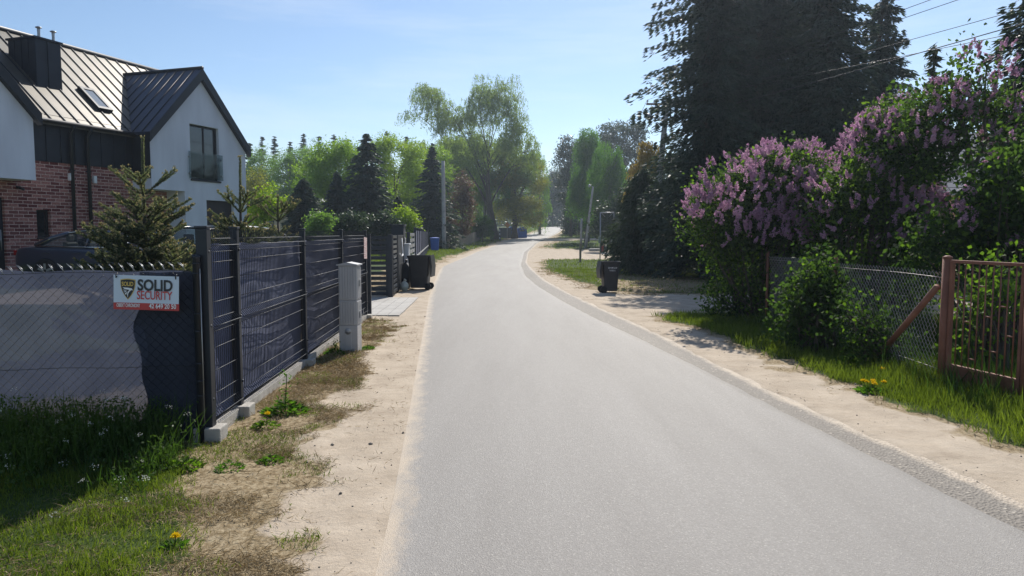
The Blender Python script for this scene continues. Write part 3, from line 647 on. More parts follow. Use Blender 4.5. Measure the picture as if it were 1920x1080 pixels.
# small printed notice tied to the last panel
nb = thing('paper_notice', 'small pale pink paper notice tied to the last panel of the dark fence', 'notice', (xat(677.5, 13.5), 13.5, 1.42), frz)
def noticemat():
    m, n, l, b = _nt('faded_print'); tc = n.new('ShaderNodeTexCoord'); t = n.new('ShaderNodeTexNoise'); t.inputs['Scale'].default_value = 26; t.inputs['Detail'].default_value = 3
    mp = n.new('ShaderNodeMapping'); mp.inputs['Scale'].default_value = (.6, 1, 1.8); l.new(tc.outputs['Object'], mp.inputs[0]); l.new(mp.outputs[0], t.inputs['Vector'])
    r = n.new('ShaderNodeValToRGB'); r.color_ramp.elements[0].position = .38; r.color_ramp.elements[1].position = .55; r.color_ramp.elements[0].color = (.48, .22, .20, 1); r.color_ramp.elements[1].color = (.66, .55, .53, 1)
    l.new(t.outputs['Fac'], r.inputs[0]); l.new(r.outputs[0], b.inputs['Base Color']); b.inputs['Roughness'].default_value = .6; return m
b = MB(); b.bbox((-.17, -.075, -.20), (.17, -.068, .20), .002, M=Matrix.Rotation(R(3), 4, 'Y')); b.build('sheet', noticemat(), nb)

# ------------------------------------------------------------------ chain link fences
def chainlink(b, x0, x1, z0, z1, p=.04, h=.038, r=.0022, wav=None, top=True):
    n = int((x1 - x0) / p); m = int((z1 - z0) / h)
    for i in range(n):
        pts = []
        for k in range(m + 1):
            x = x0 + (i + .5) * p + (p / 2 if (k + i) % 2 else -p / 2); z = z0 + k * h
            pts.append((x + (wav(x, z)[0] if wav else 0), (.003 if (k + i) % 2 else -.003) + (wav(x, z)[1] if wav else 0), z + (wav(x, z)[2] if wav else 0)))
        b.tube(pts, r, 3, cap=False, smooth=False)
    return b
wv = lambda x, z: (.006 * math.sin(z * 7 + x), .010 * math.sin(x * 3.1 + z * 2), .012 * math.sin(x * 2.3 + 1) + .006 * math.sin(x * 7))
clf = thing('chain_link_fence', 'dark chain link fence with barbed top and grey privacy cloth in the left foreground', 'fence', (-2.50, 5.70, 0), R(180))
CW = 4.4; CT_ = 1.40       # local x runs to the left of the picture, local y towards the camera
M['oldwire'] = mat('dark_coated_mesh_wire', (.022, .028, .032), .5, .2)
b = MB(); chainlink(b, .03, CW, .0, CT_, wav=wv); b.build('wire_mesh', M['oldwire'], clf)
b = MB()
for i in range(int((CW - .03) / .08)):
    x = .07 + i * .08; z = CT_ + .008 + wv(x, CT_)[2]; s_ = .02 + rs.random() * .015
    b.tube([(x + .012, .004, z - .02), (x + .03 + s_ * .3, .01, z + .018), (x + .055 + s_ * .5, rs.uniform(-.01, .02), z + .036 + s_ * .4)], .0026, 4)
    b.tube([(x + .035, -.004, z - .02), (x + .035, -.008, z + .016), (x + .052 + s_ * .5, rs.uniform(-.02, .01), z + .034 + s_ * .3)], .0024, 4)
b.build('barbed_top', M['greymetal'], clf)
b = MB()
for z in (.06, .62, CT_ - .012): b.tube([(x * CW / 24, -.008 + .004 * math.sin(x), z + wv(x * CW / 24, z)[2]) for x in range(25)], .0022, 4)
b.build('tension_wires', M['oldwire'], clf)
b = MB(); b.lathe([(.030, -.2), (.030, 1.50), (.034, 1.505), (.03, 1.53)], (0, 0, 0), 14)
for z in (.16, .40, .52, .66, .92, 1.06, 1.38, 1.46): b.lathe([(.033, z - .006), (.033, z + .006)], (0, 0, 0), 12); b.tube([(-.03, .01, z), (-.045, .016, z + .004)], .004, 5)
b.build('end_post', M['darkmetal'], clf)
b = MB(); b.tube([(-.034, .022, .18), (-.036, .022, 1.42)], .004, 5); b.build('binding_wire', M['greymetal'], clf)
b = MB(); b.tube([(.03, -.05, 1.28), (.52, -.05, .02)], .021, 10); b.build('diagonal_brace', M['darkmetal'], clf)
b = MB(); b.tube([(2.62, -.03, -.1), (2.62, -.03, 1.44)], .021, 10); b.build('line_post', M['darkmetal'], clf)
b = MB(); b.grid(lambda u, v: (.06 + u * (CW - .06), -.035 - .012 * math.sin(u * 31 + v * 3) - .02 * mnoise.noise(Vector((u * 9, v * 3, 2))), .03 + v * (CT_ - .03) + .008 * math.sin(u * 40) * (v > .95)), 90, 24)
b.build('thin_cloth', M['cloth2'], clf)
b = MB(); b.grid(lambda u, v: (.02 + u * (.46 + .035 * math.sin(v * 9 + 2) + .02 * math.sin(v * 21)), -.018 - .008 * math.sin(u * 4 + v * 5), .02 + v * (CT_ - .03)), 14, 40)
b.build('cloth_overlap', clothmat('dark_folded_cloth', (.026, .030, .046), (.040, .046, .068), .12), clf)

# ------------------------------------------------------------------ the security firm's sign on the mesh
def text_mesh(s, size, bold=0.0, sx=1.0, align='LEFT', shear=0.0):
    cu = bpy.data.curves.new('t', 'FONT'); cu.body = s; cu.size = size; cu.offset = bold; cu.align_x = align; cu.shear = shear; cu.extrude = .0004; cu.resolution_u = 4
    o = bpy.data.objects.new('t', cu); COL.objects.link(o); dg = bpy.context.evaluated_depsgraph_get()
    me = bpy.data.meshes.new_from_object(o.evaluated_get(dg)); bpy.data.objects.remove(o); bpy.data.curves.remove(cu)
    for v in me.vertices: v.co.x *= sx
    return me
def put_text(name, s, size, x, y, z, m, parent, bold=0.0, width=None, align='LEFT'):
    """text in the local xz plane, facing -y"""
    me = text_mesh(s, size, bold)
    xs = [v.co.x for v in me.vertices]; w = max(xs) - min(xs); x0 = min(xs)
    k = (width / w) if width else 1.0
    for v in me.vertices: v.co = Vector(((v.co.x - x0) * k, v.co.z, v.co.y)); v.co = Vector((v.co.x + x - (width or w) * (.5 if align == 'CENTER' else 0), -v.co.y + y, v.co.z + z))
    for v in me.vertices: v.co.y += .006 * math.sin(5 * v.co.x / SW)
    me.update(); return link(name, me, m, parent)
sx0, sx1 = xat(205, 5.60), xat(329, 5.60); szT, szB = zat(515.5, 5.60), zat(580, 5.60)
SW, SH = sx1 - sx0, szT - szB
sign = thing('security_sign', 'white and red SOLID SECURITY sign with a dark shield hanging on the chain link fence', 'sign', (sx0, 5.612, szB), R(0))
sign.rotation_euler = (R(-1.5), R(1.6), 0)
M['signw'] = mat('sign_white_face', (.60, .68, .78), .35); M['signr'] = mat('sign_red_band', (.50, .035, .04), .35)
M['signk'] = mat('sign_dark_ink', (.012, .014, .024), .4); M['signred'] = mat('sign_red_ink', (.55, .04, .045), .4); M['signy'] = mat('sign_yellow_ink', (.70, .48, .12), .4)
M['signw2'] = mat('sign_white_ink', (.82, .83, .85), .4)
b = MB(); b.grid(lambda u, v: (SW * u, .002 + .006 * math.sin(u * 5), SH * .195 + SH * .805 * v), 12, 2); b.grid(lambda u, v: (SW * u, .0045 + .006 * math.sin(u * 5), SH * .195 + SH * .805 * v), 12, 2); b.build('face', M['signw'], sign)
b = MB(); b.grid(lambda u, v: (SW * u * 1.006, .0015 + .006 * math.sin(u * 5), SH * .2 * v), 12, 1); b.grid(lambda u, v: (SW * u * 1.006, .004 + .006 * math.sin(u * 5), SH * .2 * v), 12, 1); b.build('red_band', M['signr'], sign)
yy = -.0035
put_text('title_lettering', 'SOLID', .120, SW * .365, yy, SH * .575, M['signk'], sign, .0035, width=SW * .545)
put_text('subtitle_lettering', 'SECURITY', .094, SW * .355, yy, SH * .315, M['signred'], sign, .0008, width=SW * .55)
put_text('caption_lettering', 'OBIEKT CHRONIONY', .040, SW * .05, yy, SH * .075, M['signw2'], sign, .0006, width=SW * .355)
put_text('phone_lettering', '42 649 20 50', .052, SW * .545, yy, SH * .06, M['signw2'], sign, .0010, width=SW * .42)
# shield emblem
BY_ = .006 * math.sin(5 * .215)
def shield(k): 
    pts = []
    for i in range(9): t = i / 8; pts.append((-1 + 2 * t, .98 + .10 * math.sin(math.pi * t)))
    for i in range(1, 13): t = i / 12; pts.append((1 - 1.0 * t ** 2.4 + .03 * math.sin(math.pi * t), .98 - 2.0 * t))
    for i in range(1, 12): t = 1 - i / 12; pts.append((-(1 - 1.0 * t ** 2.4 + .03 * math.sin(math.pi * t)), .98 - 2.0 * t))
    return [(SW * .215 + p[0] * SW * .108 * k, SH * .588 + p[1] * SH * .275 * k) for p in pts]
for nm, k, y0, mm in (('shield_rim', 1.06, -.0005, M['signy']), ('shield', .97, -.0025, M['signk'])):
    b = MB(); b.prism(shield(k)[::-1], 1, y0 + BY_, y0 + BY_ + .0015); b.build(nm, mm, sign)
put_text('shield_lettering', 'SOLID', .046, SW * .128, yy - .002, SH * .69, M['signy'], sign, .0012, width=SW * .175)
b = MB()   # the white bird's head with its feathers
cx, cz = SW * .215, SH * .55
BY_ = .006 * math.sin(5 * .215)
def blade(pts, mi=0): b.prism([(cx + p[0] * SW * .09, cz + p[1] * SH * .22) for p in pts], 1, BY_ - .0052, BY_ - .0040)
blade([(-.85, .42), (.1, .40), (.72, .32), (.86, .14), (.80, .02), (.66, .12), (.35, .10), (-.1, .16), (-.55, .24)])
blade([(.35, .10), (.62, .08), (.30, -.12), (.10, -.40), (.05, -.95), (-.08, -.50), (.02, -.15)])
blade([(-.85, .12), (-.3, .10), (-.1, .06), (-.5, .0)]); blade([(-.72, -.18), (-.25, -.05), (-.1, -.02), (-.42, -.22)]); blade([(-.52, -.48), (-.18, -.18), (-.08, -.14), (-.22, -.5)])
b.build('bird_emblem', M['signw2'], sign)
for x in (.05, .955):
    b = MB(); b.tube([(SW * x, .001, SH * .94), (SW * x, -.012, SH * 1.0), (SW * x + .004, .004, SH * 1.06)], .004, 6); b.tube([(SW * x, -.009, SH * .92), (SW * x, -.012, SH * 1.0)], .0045, 6); b.build('cable_tie', M['black'], sign)

# ------------------------------------------------------------------ grey electricity cabinet
ecx, ecy = -2.435, 10.06
cab = thing('utility_cabinet', 'tall pale grey plastic electricity cabinet with ribbed sides in front of the dark fence', 'cabinet', (ecx, ecy, 0), R(-2))
M['cab'] = mat('grey_polyester', (.40, .40, .405), .55, col2=(.46, .46, .46), scale=3, bump=.05, bscale=80)
b = MB(); w = .262; dp = .24
b.bbox((0, 0, -.1), (w, dp, .40), .008); b.bbox((.004, .004, .402), (w - .004, dp - .004, .76), .008); b.bbox((.002, .002, .762), (w - .002, dp - .002, 1.245), .008)
for (z0, z1) in ((.42, .74), (.785, 1.225)):
    for i in range(6):
        x = .02 + i * .038; b.bbox((x, -.006, z0), (x + .022, .006, z1), .003)
    for i in range(5):
        y = .025 + i * .045; b.bbox((w - .006, y, z0), (w + .006, y + .026, z1), .003)
body = b.build('body', M['cab'], cab)
b = MB(); b.prism([(-.02, 1.247), (w + .02, 1.247), (w + .02, 1.262), (w * .5, 1.292), (-.02, 1.262)], 1, -.02, dp + .02); b.build('lid', M['cab'], cab)
b = MB(); b.bbox((.085, -.008, .05), (.175, .001, .32), .004); b.lathe([(.045, 0), (.045, .009)], (0, 0, 0), 16, M=Matrix.Translation((.13, .001, .32)) @ Matrix.Rotation(R(90), 4, 'X')); b.build('cable_hatch', M['cab'], cab)
for z in (.55, 1.0):
    b = MB(); b.bbox((w + .006, .10, z - .05), (w + .02, .13, z + .05), .004); b.build('latch', M['greymetal'], cab)

# ------------------------------------------------------------------ gateway and the fences further down the lane
def slatgate(b, x0, x1, z0, z1, n, slat=.085, th=.02, fr=.055):
    b.box((x0, -th, z0), (x0 + fr, th, z1)); b.box((x1 - fr, -th, z0), (x1, th, z1))
    b.box((x0 + fr, -th * .9, z1 - .03), (x1 - fr, th * .9, z1))
    for i in range(n):
        z = z0 + .02 + (z1 - z0 - .10) * i / (n - 1); b.box((x0 + fr, -th * .6, z), (x1 - fr, th * .6, z + slat))
gx, gy_ = xat(731, 18.75), 18.75
gate = thing('driveway_gate', 'open dark slatted swing gate standing across the driveway end', 'gate', (gx, gy_, 0), R(180))
b = MB(); slatgate(b, .06, 2.6, .06, 1.62, 12, .088); b.build('slatted_leaf', M['darkmetal'], gate)
b = MB(); b.bbox((-.06, -.055, -.05), (.055, .055, 1.66), .006); b.build('hinge_post', M['darkmetal'], gate)
gp1 = thing('gate_post', 'slim pale edged gate post at the end of the dark panel fence', 'post', (xat(690.5, 14.35), 14.35, 0), frz)
b = MB(); b.bbox((-.04, -.04, -.05), (.04, .04, 1.66), .006); b.build('shaft', M['darkmetal'], gp1); b = MB(); b.bbox((-.046, -.046, 1.661), (.046, .046, 1.68), .004); b.build('cap', M['darkmetal'], gp1)
def run(Ya, Yb, x_of): return (x_of(Ya), Ya), (x_of(Yb), Yb)
LX = lambda Y: np.interp(Y, [14, 18.7, 22, 30, 42, 56], [-2.85, -3.12, -3.36, -4.0, -4.85, -6.55])
def seg(name, label, cat, Ya, Yb, **k):
    A, B = (LX(Ya), Ya), (LX(Yb), Yb); ln, rz = frame(*A, *B); t = thing(name, label, cat, (A[0], A[1], 0), rz, **k); return t, ln
t, ln = seg('wicket_gate', 'narrow dark slatted wicket gate catching the sun beside the open driveway gate', 'gate', 18.9, 20.15)
b = MB(); slatgate(b, 0, ln, .08, 1.64, 12, .075); b.build('slatted_leaf', mat('anthracite_gate_slats', (.06, .065, .075), .33, .5), t)
b = MB(); b.tube([(.10, -.05, .95), (.10, -.05, 1.05), (.2, -.05, 1.06)], .01, 6); b.build('handle', M['greymetal'], t)
t, ln = seg('letterbox_panel', 'tall dark sheet metal panel with a bent pale pull bar behind the black bin', 'panel', 20.25, 22.3)
b = MB(); b.box((.03, -.02, .10), (ln - .03, .02, 1.62)); b.box((0, -.035, 0), (.03, .035, 1.68)); b.box((ln - .03, -.035, 0), (ln, .035, 1.75)); b.box((.03, -.03, .78), (ln - .03, -.021, .81)); b.box((.03, -.03, 1.6), (ln - .03, .03, 1.64)); b.build('sheet', M['darkmetal'], t)
b = MB(); b.tube([(.35, -.05, 1.12), (.45, -.09, 1.04), (.75, -.10, 1.04), (.95, -.09, 1.12), (1.0, -.06, 1.55)], .018, 6); b.build('pull_bar', M['white'], t)
t, ln = seg('gate_pillar', 'dark boxy gate pillar with a flat cap rising above the fences', 'pillar', 22.4, 24.6)
b = MB(); b.bbox((0, -.03, 0), (.9, .35, 1.92), .01); b.build('housing', M['darkmetal'], t); b = MB(); b.bbox((-.03, -.06, 1.921), (.93, .38, 1.97), .008); b.build('cap', M['darkmetal'], t)
b = MB(); b.bbox((.25, -.06, 1.35), (.65, -.031, 1.55), .01); b.build('intercom', M['greymetal'], t)
mb = thing('meter_box', 'small white meter post standing behind the black bin', 'meter box', (xat(759, 22.6), 22.6, 0), R(-6))
b = MB(); b.bbox((-.14, -.10, -.05), (.14, .10, 1.32), .01); b.build('body', M['white'], mb); b = MB(); b.bbox((-.17, -.13, 1.321), (.17, .13, 1.38), .012); b.build('lid', M['white'], mb)
t, ln = seg('slatted_gate', 'sunlit dark slatted sliding gate with wide gaps further along the lane', 'gate', 25.2, 29.0)
b = MB(); slatgate(b, 0, ln, .12, 1.66, 8, .12); b.box((ln / 2 - .03, -.022, .12), (ln / 2 + .03, .022, 1.66)); b.build('slatted_leaf', mat('pale_gate_slats', (.30, .31, .32), .4, .3), t)
for q in (0, ln):
    b = MB(); b.bbox((q - .05, -.06, -.05), (q + .05, .06, 1.74), .006); b.build('post', M['darkmetal'], t)
t, ln = seg('post_fence', 'dark fence of upright posts and low rail between the sliding gate and the blue bin', 'fence', 29.4, 55.0)
for i in range(11):
    x = ln * i / 10; b = MB(); b.bbox((x - .05, -.05, -.05), (x + .05, .05, 1.92), .006); b.build('post', M['darkmetal'], t)
b = MB()
for i in range(10): b.box((ln * i / 10 + .05, -.012, .10), (ln * (i + 1) / 10 - .05, .012, 1.80))
b.build('sheet_infill', M['cloth'], t)
b = MB(); b.box((0, -.07, .72), (ln, -.052, .80)); b.build('rail', M['greymetal'], t)
# picket fence beyond the utility pole
A, B = (xat(842, 63), 63), (xat(901, 93), 93); ln, rz = frame(*A, *B)
pf = thing('picket_fence', 'weathered grey wooden picket fence on the green bank beyond the utility pole', 'fence', (A[0], A[1], g(63)), rz)
b = MB(); dzf = g(93) - g(63); n = 200
for i in range(n):
    x = ln * i / n; h = 1.28 + rs.uniform(-.06, .06); z = dzf * (i / n) ** 1.5; b.box((x, -.012, z - .1), (x + .10, .012, z + h))
b.build('pickets', M['wood'], pf)
b = MB()
for z in (.35, 1.0):
    pts = [(ln * i / 12, .035, dzf * (i / 12) ** 1.5 + z) for i in range(13)]; b.tube(pts, .035, 4)
b.build('rails', M['wood'], pf)
for i in range(12):
    x = ln * i / 11; z = dzf * (i / 11) ** 1.5; b = MB(); b.box((x - .06, .04, z - .1), (x + .06, .16, z + 1.3)); b.build('post', M['wood'], pf)
# right hand side: rusty gate and mesh fence
GP1, GP2 = (4.67, 7.72), (4.86, 6.72)
gl_, grz = frame(*GP1, *GP2)
rg = thing('garden_gate', 'rusty brown metal garden gate with thin upright bars in tall grass', 'gate', (GP1[0], GP1[1], 0), grz)
for x in (0, gl_):
    b = MB(); b.tube([(x, 0, -.2), (x, 0, 1.43)], .048, 14); b.lathe([(.05, 1.43), (.05, 1.445), (.02, 1.46)], (x, 0, 0), 14); b.build('gate_post', M['rust'], rg)
b = MB(); x0, x1 = .075, gl_ - .075
for x in (x0, x1): b.bbox((x - .018, -.02, .05), (x + .018, .02, 1.40), .004)
for z in (.29, 1.40): b.bbox((x0 - .018, -.021, z - .016), (x1 + .018, .021, z + .016), .004)
b.build('frame', M['rust'], rg)
b = MB(); b.box((x0 + .018, -.004, .06), (x1 - .018, .004, .273)); b.build('kick_plate', M['rust'], rg)
n = 9; xs_ = [x0 + (x1 - x0) * (i + 1) / (n + 1) for i in range(n)]
for x in xs_:
    b = MB(); b.tube([(x, 0, .306), (x, 0, 1.384)], .007, 6); b.build('bar', M['rust'], rg)
for i, z in ((0, 1.02), (1, .78), (3, 1.16), (5, .52), (6, .98), (2, .40), (7, .70), (4, .86)):
    b = MB(); b.tube([(xs_[i], 0, z), (xs_[i + 1 if i < 8 else i], 0, z)], .008, 6); b.build('cross_tie', M['rust'], rg)
for z in (.5, 1.2):
    b = MB(); b.tube([(.045, 0, z), (x0 - .02, 0, z)], .014, 8); b.build('hinge', M['rust'], rg)
CA, CB = (4.66, 7.80), (4.72, 13.2); ln, rz = frame(*CA, *CB)
rf = thing('mesh_fence', 'bare rusted chain link fence between the lilac and the brown gate', 'fence', (CA[0], CA[1], 0), rz)
M['galv'] = mat('dull_galvanised_wire', (.34, .30, .27), .5, .4, col2=(.48, .44, .41), scale=5)
wv2 = lambda x, z: (.01 * math.sin(z * 5 + x), .02 * math.sin(x * 1.7 + z * 3), .008 * math.sin(x * 1.9))
b = MB(); chainlink(b, .02, ln, .12, 1.30, .036, .04, .0028, wv2); b.build('wire_mesh', M['galv'], rf)
b = MB()
for z in (.22, 1.22): b.tube([(x * ln / 20, .0, z + wv2(x * ln / 20, z)[2]) for x in range(21)], .0035, 5)
b.build('tension_wires', M['galv'], rf)
for x in (2.55, ln):
    b = MB(); b.tube([(x, .03, -.2), (x, .03, 1.36)], .024, 10); b.build('post', M['rust'], rf)
b = MB(); b.tube([(-.02, .05, 1.12), (1.35, .05, .02)], .035, 10); b.build('diagonal_brace', M['rust'], rf)
# ------------------------------------------------------------------ trees and bushes
L = {}
L['spruce'] = leafmat('dark_spruce_needles', (.024, .038, .036), (.066, .094, .074), .2, (1.5, 1.6, .9), .55)
L['spruce_lit'] = leafmat('grey_green_spruce_needles', (0.024, 0.038, 0.027), (0.074, 0.101, 0.061), .18, (1.5, 1.6, .9), .55)
L['young'] = leafmat('young_blue_spruce_needles', (.065, .088, .06), (.18, .21, .13), .36, (1.6, 1.6, .9), .5, c3=(.34, .31, .19))
L['bud'] = leafmat('pale_spruce_buds', (.26, .23, .12), (.40, .36, .20), .3, (1.2, 1.1, .8), .6)
L['lime'] = leafmat('bright_lime_leaves', (.13, .20, .018), (.26, .36, .04), .5, (1.5, 1.6, .6))
L['fresh'] = leafmat('fresh_green_leaves', (0.097, 0.178, 0.030), (0.223, 0.327, 0.052), .5, (1.6, 1.7, .6))
L['birch'] = leafmat('birch_leaves', (0.079, 0.151, 0.040), (0.172, 0.264, 0.072), .48, (1.5, 1.7, .7))
L['willow'] = leafmat('willow_leaves', (0.116, 0.178, 0.062), (0.248, 0.310, 0.109), .48, (1.5, 1.6, .7))
L['oak'] = leafmat('yellow_green_leaves', (0.101, 0.130, 0.029), (0.259, 0.274, 0.058), .48, (1.6, 1.5, .6))
L['weep'] = leafmat('weeping_willow_leaves', (0.044, 0.106, 0.027), (0.125, 0.225, 0.044), .45, (1.5, 1.8, .6))
L['larch'] = leafmat('yellow_brown_larch_tufts', (.12, .09, .025), (.34, .27, .08), .35, (1.4, 1.3, .8))
L['russet'] = leafmat('russet_leaves', (0.066, 0.042, 0.034), (0.180, 0.120, 0.084), .35, (1.4, 1.2, .9))
L['pine'] = leafmat('pine_needles', (.032, .050, .034), (.075, .10, .06), .2, (1.4, 1.5, .9))
L['lilac'] = leafmat('lilac_leaves', (.018, .038, .014), (.058, .10, .030), .5, (1.7, 1.9, .75), .68)
L['lilacb'] = leafmat('lilac_bright_leaves', (.05, .095, .018), (.13, .21, .035), .5, (1.7, 1.9, .6), .68)
L['bloom'] = leafmat('lilac_blossom', (.38, .23, .35), (.68, .46, .60), .5, (1.15, 1.0, 1.1), .7, c3=(.80, .64, .72))
L['shrub'] = leafmat('shrub_leaves', (.03, .07, .015), (.085, .16, .03), .5, (1.8, 2.1, .6), .68)
L['wood'] = leafmat('far_wood_foliage', (0.025, 0.043, 0.033), (0.062, 0.094, 0.050), .25, (1.4, 1.5, .9))

def limb_path(rg, a, b, k=5, sag=.15):
    a = np.array(a, float); b = np.array(b, float); d = b - a; ln = np.linalg.norm(d)
    m = a + d * .45 + np.array([0, 0, ln * sag]) + rg.normal(size=3) * ln * .07; pts = []
    for i in range(k + 1):
        t = i / k; pts.append(a * (1 - t) ** 2 + 2 * m * t * (1 - t) + b * t * t)
    return pts
def trunk_mesh(b, rg, H, tr, lean=(0, 0), fork=1.0, n=8):
    pts, rs_ = [], []; wob = rg.normal(size=2) * .02 * H
    for i in range(9):
        t = i / 8; pts.append((lean[0] * t + wob[0] * math.sin(t * 3.1), lean[1] * t + wob[1] * math.sin(t * 4), H * t - .15)); rs_.append(tr * (1.25 if i == 0 else 1) * (1 - .86 * t))
    b.tube(pts, rs_, n); return lambda t: np.array(pts[0]) * (1 - t) + np.array(pts[-1]) * t + np.array([wob[0] * math.sin(t * 3.1), wob[1] * math.sin(t * 4), 0]), lambda t: tr * (1 - .86 * t)
def blob_points(rg, blobs, n, shell=.45, thr=-.12, fr=.55, seed=0):
    vol = np.array([q[3] * q[4] * q[5] for q in blobs]); vol = vol ** .8; out = []
    while len(out) < n:
        q = blobs[rg.choice(len(blobs), p=vol / vol.sum())]
        d = rg.normal(size=3); d /= np.linalg.norm(d); r = shell + (1 - shell) * rg.random() ** .6
        p = np.array([q[0] + d[0] * q[3] * r, q[1] + d[1] * q[4] * r, q[2] + d[2] * q[5] * r])
        if mnoise.noise(Vector(p) * fr + Vector((seed * 3.7, 0, 0))) < thr: continue
        out.append(p)
    return np.array(out)
def tree(name, label, cat, x, y, H, blobs, lm, clumps=120, per=60, cr=.5, ls=.16, lw=.55, tr=.2, limbs=36, droop=0.0, bark='bark', seed=1, group=None, z0=None, th=None, thr=-.12, fr=.55, flat=.7, lean=(0, 0), up=0.0, shell=.45, twig=.012, lr=.5):
    rg = np.random.default_rng(seed); z0 = float(gz(np.array([x]), np.array([y]))[0]) if z0 is None else z0
    root = thing(name, label, cat, (x, y, z0), 0, group)
    C = blob_points(rg, blobs, clumps, shell, thr, fr, seed)
    b = MB(); th = th or H * .72; pf_, rf_ = trunk_mesh(b, rg, th, tr, lean); lead = []
    for q in blobs:   # one leader into every lobe of the crown, boughs from the leaders to the leaf clumps
        c = np.array(q[:3]); hd = math.hypot(c[0], c[1]); t = float(np.clip((c[2] - 1.1 * hd - .5 * q[5]) / th, .16, .96)) * rg.uniform(.85, 1)
        pts = limb_path(rg, pf_(t), c + np.array([0, 0, q[5] * .3]), 7, .18); r0 = max(twig * 2, rf_(t) * lr); b.tube(pts, [r0 * (1 - .82 * k / 7) for k in range(8)], 6); lead += [(p, r0 * (1 - .82 * k / 7)) for k, p in enumerate(pts) if k > 1]
    LP = np.array([p for p, _ in lead]); LR = [r for _, r in lead]
    for i in rg.permutation(len(C))[:limbs]:
        c = C[i]; dd = np.linalg.norm(LP - c, axis=1) + 3.0 * np.maximum(0, LP[:, 2] - c[2] + .2); j = int(np.argmin(dd * rg.uniform(.8, 1.25, len(dd))))
        pts = limb_path(rg, LP[j], c, 4, .16); r0 = max(twig, min(LR[j] * .5, twig * 3)); b.tube(pts, [r0 * (1 - k / 4) + twig * .5 * (k / 4) for k in range(5)], 4, cap=False)
    b.build('trunk', M[bark], root)
    n = len(C) * per; cc = np.repeat(C, per, 0)
    if droop:
        u = rg.random(n); ang = np.repeat(rg.random(len(C) * max(1, per // 12)) * 6.28, 12)[:n] if per % 12 == 0 else rg.random(n) * 6.28
        rr = np.repeat(rg.random(len(C) * max(1, per // 12)), 12)[:n] if per % 12 == 0 else rg.random(n)
        off = np.stack([np.cos(ang) * cr * (.2 + rr * .8) * (.5 + .5 * u), np.sin(ang) * cr * (.2 + rr * .8) * (.5 + .5 * u), -u ** 1.2 * droop * (.5 + rr * .9)], 1) + rg.normal(size=(n, 3)) * ls * .35
        D = np.stack([rg.normal(size=n) * .35, rg.normal(size=n) * .35, -np.ones(n)], 1)
    else:
        off = rg.normal(size=(n, 3)) * np.array([cr, cr, cr * flat]) * .55
        D = rg.normal(size=(n, 3)); D[:, 2] = D[:, 2] * .7 + up
    V = cards(rg, cc + off, D, ls * rg.uniform(.65, 1.25, n), ls * lw * rg.uniform(.7, 1.2, n), .08)
    link('crown', np_mesh('crown', V, quads(n)), L[lm], root); return root
def spruce(name, label, x, y, H, rad, z_low, lm='spruce', seed=1, tiers=42, nb=8, step=.22, cl=.36, cw=.085, cpt=6, hang=.5, tr=.22, group=None, z0=None, top_r=.12, pw=.75, cat='spruce tree', droop=.28, skirt=1.0, vary=(.62, 1.14), skip=0.0, spread=.16, boughs=()):
    rg = np.random.default_rng(seed); z0 = float(gz(np.array([x]), np.array([y]))[0]) if z0 is None else z0
    root = thing(name, label, cat, (x, y, z0), 0, group)
    b = MB(); trunk_mesh(b, rg, H, tr, (0, 0)); Cs, Ds = [], []
    for i in range(tiers):
        f = (i + rg.random() * .8) / tiers; z = z_low + (H - z_low) * f; rl = rad * ((1 - f) ** pw) * (skirt + (1 - skirt) * min(1, f / .25)) + top_r * (1 - f)
        todo = [(2 * math.pi * (k + rg.random()) / nb + i * 1.3, max(.12, rl * rg.uniform(*vary)), k) for k in range(nb) if rg.random() >= skip]
        todo += [(a_, l_, 0) for a_, z_, l_ in boughs if abs(z_ - z) < .5 * (H - z_low) / tiers]
        for az, ln, k in todo:
            m = max(2, int(ln / step)); t = (np.arange(m) + .6) / m
            rr = ln * t; zz = z + rg.normal() * (H - z_low) / tiers * .7 + .12 * ln * t - droop * ln * t ** 2 * (1 - .5 * f) * 2 + .30 * droop * ln * np.maximum(t - .6, 0) * 2
            P = np.stack([np.cos(az) * rr, np.sin(az) * rr, zz], 1)
            if i % 3 == 0 and k % 2 == 0 and ln > .5: b.tube([(0, 0, z - .02)] + [tuple(p) for p in P[[m // 2, m - 1]]], [max(.008, tr * .12 * (1 - f)), .012, .004], 4, cap=False)
            sp = spread * ln * (1 - .6 * t) + .06
            q = np.repeat(P, cpt, 0); n = len(q); tt = np.repeat(t, cpt); side = rg.normal(size=n) * np.repeat(sp, cpt)
            q = q + np.stack([-np.sin(az) * side, np.cos(az) * side, -np.abs(rg.normal(size=n)) * hang * .30 * (.4 + .6 * (1 - f)) - np.abs(side) * .25], 1)
            s2 = np.sign(side) * (.35 + .5 * rg.random(n))
            d = np.stack([np.cos(az) * (.7 + .4 * tt) - np.sin(az) * s2, np.sin(az) * (.7 + .4 * tt) + np.cos(az) * s2, -hang * rg.uniform(.2, 1.6, n) + .15 * tt], 1)
            Cs.append(q); Ds.append(d)
    b.build('trunk', M['bark'], root); Cs = np.concatenate(Cs); Ds = np.concatenate(Ds); n = len(Cs)
    V = cards(rg, Cs, Ds, cl * rg.uniform(.6, 1.25, n), cw * rg.uniform(.7, 1.3, n), .05)
    link('crown', np_mesh('crown', V, quads(n)), L[lm], root); return root
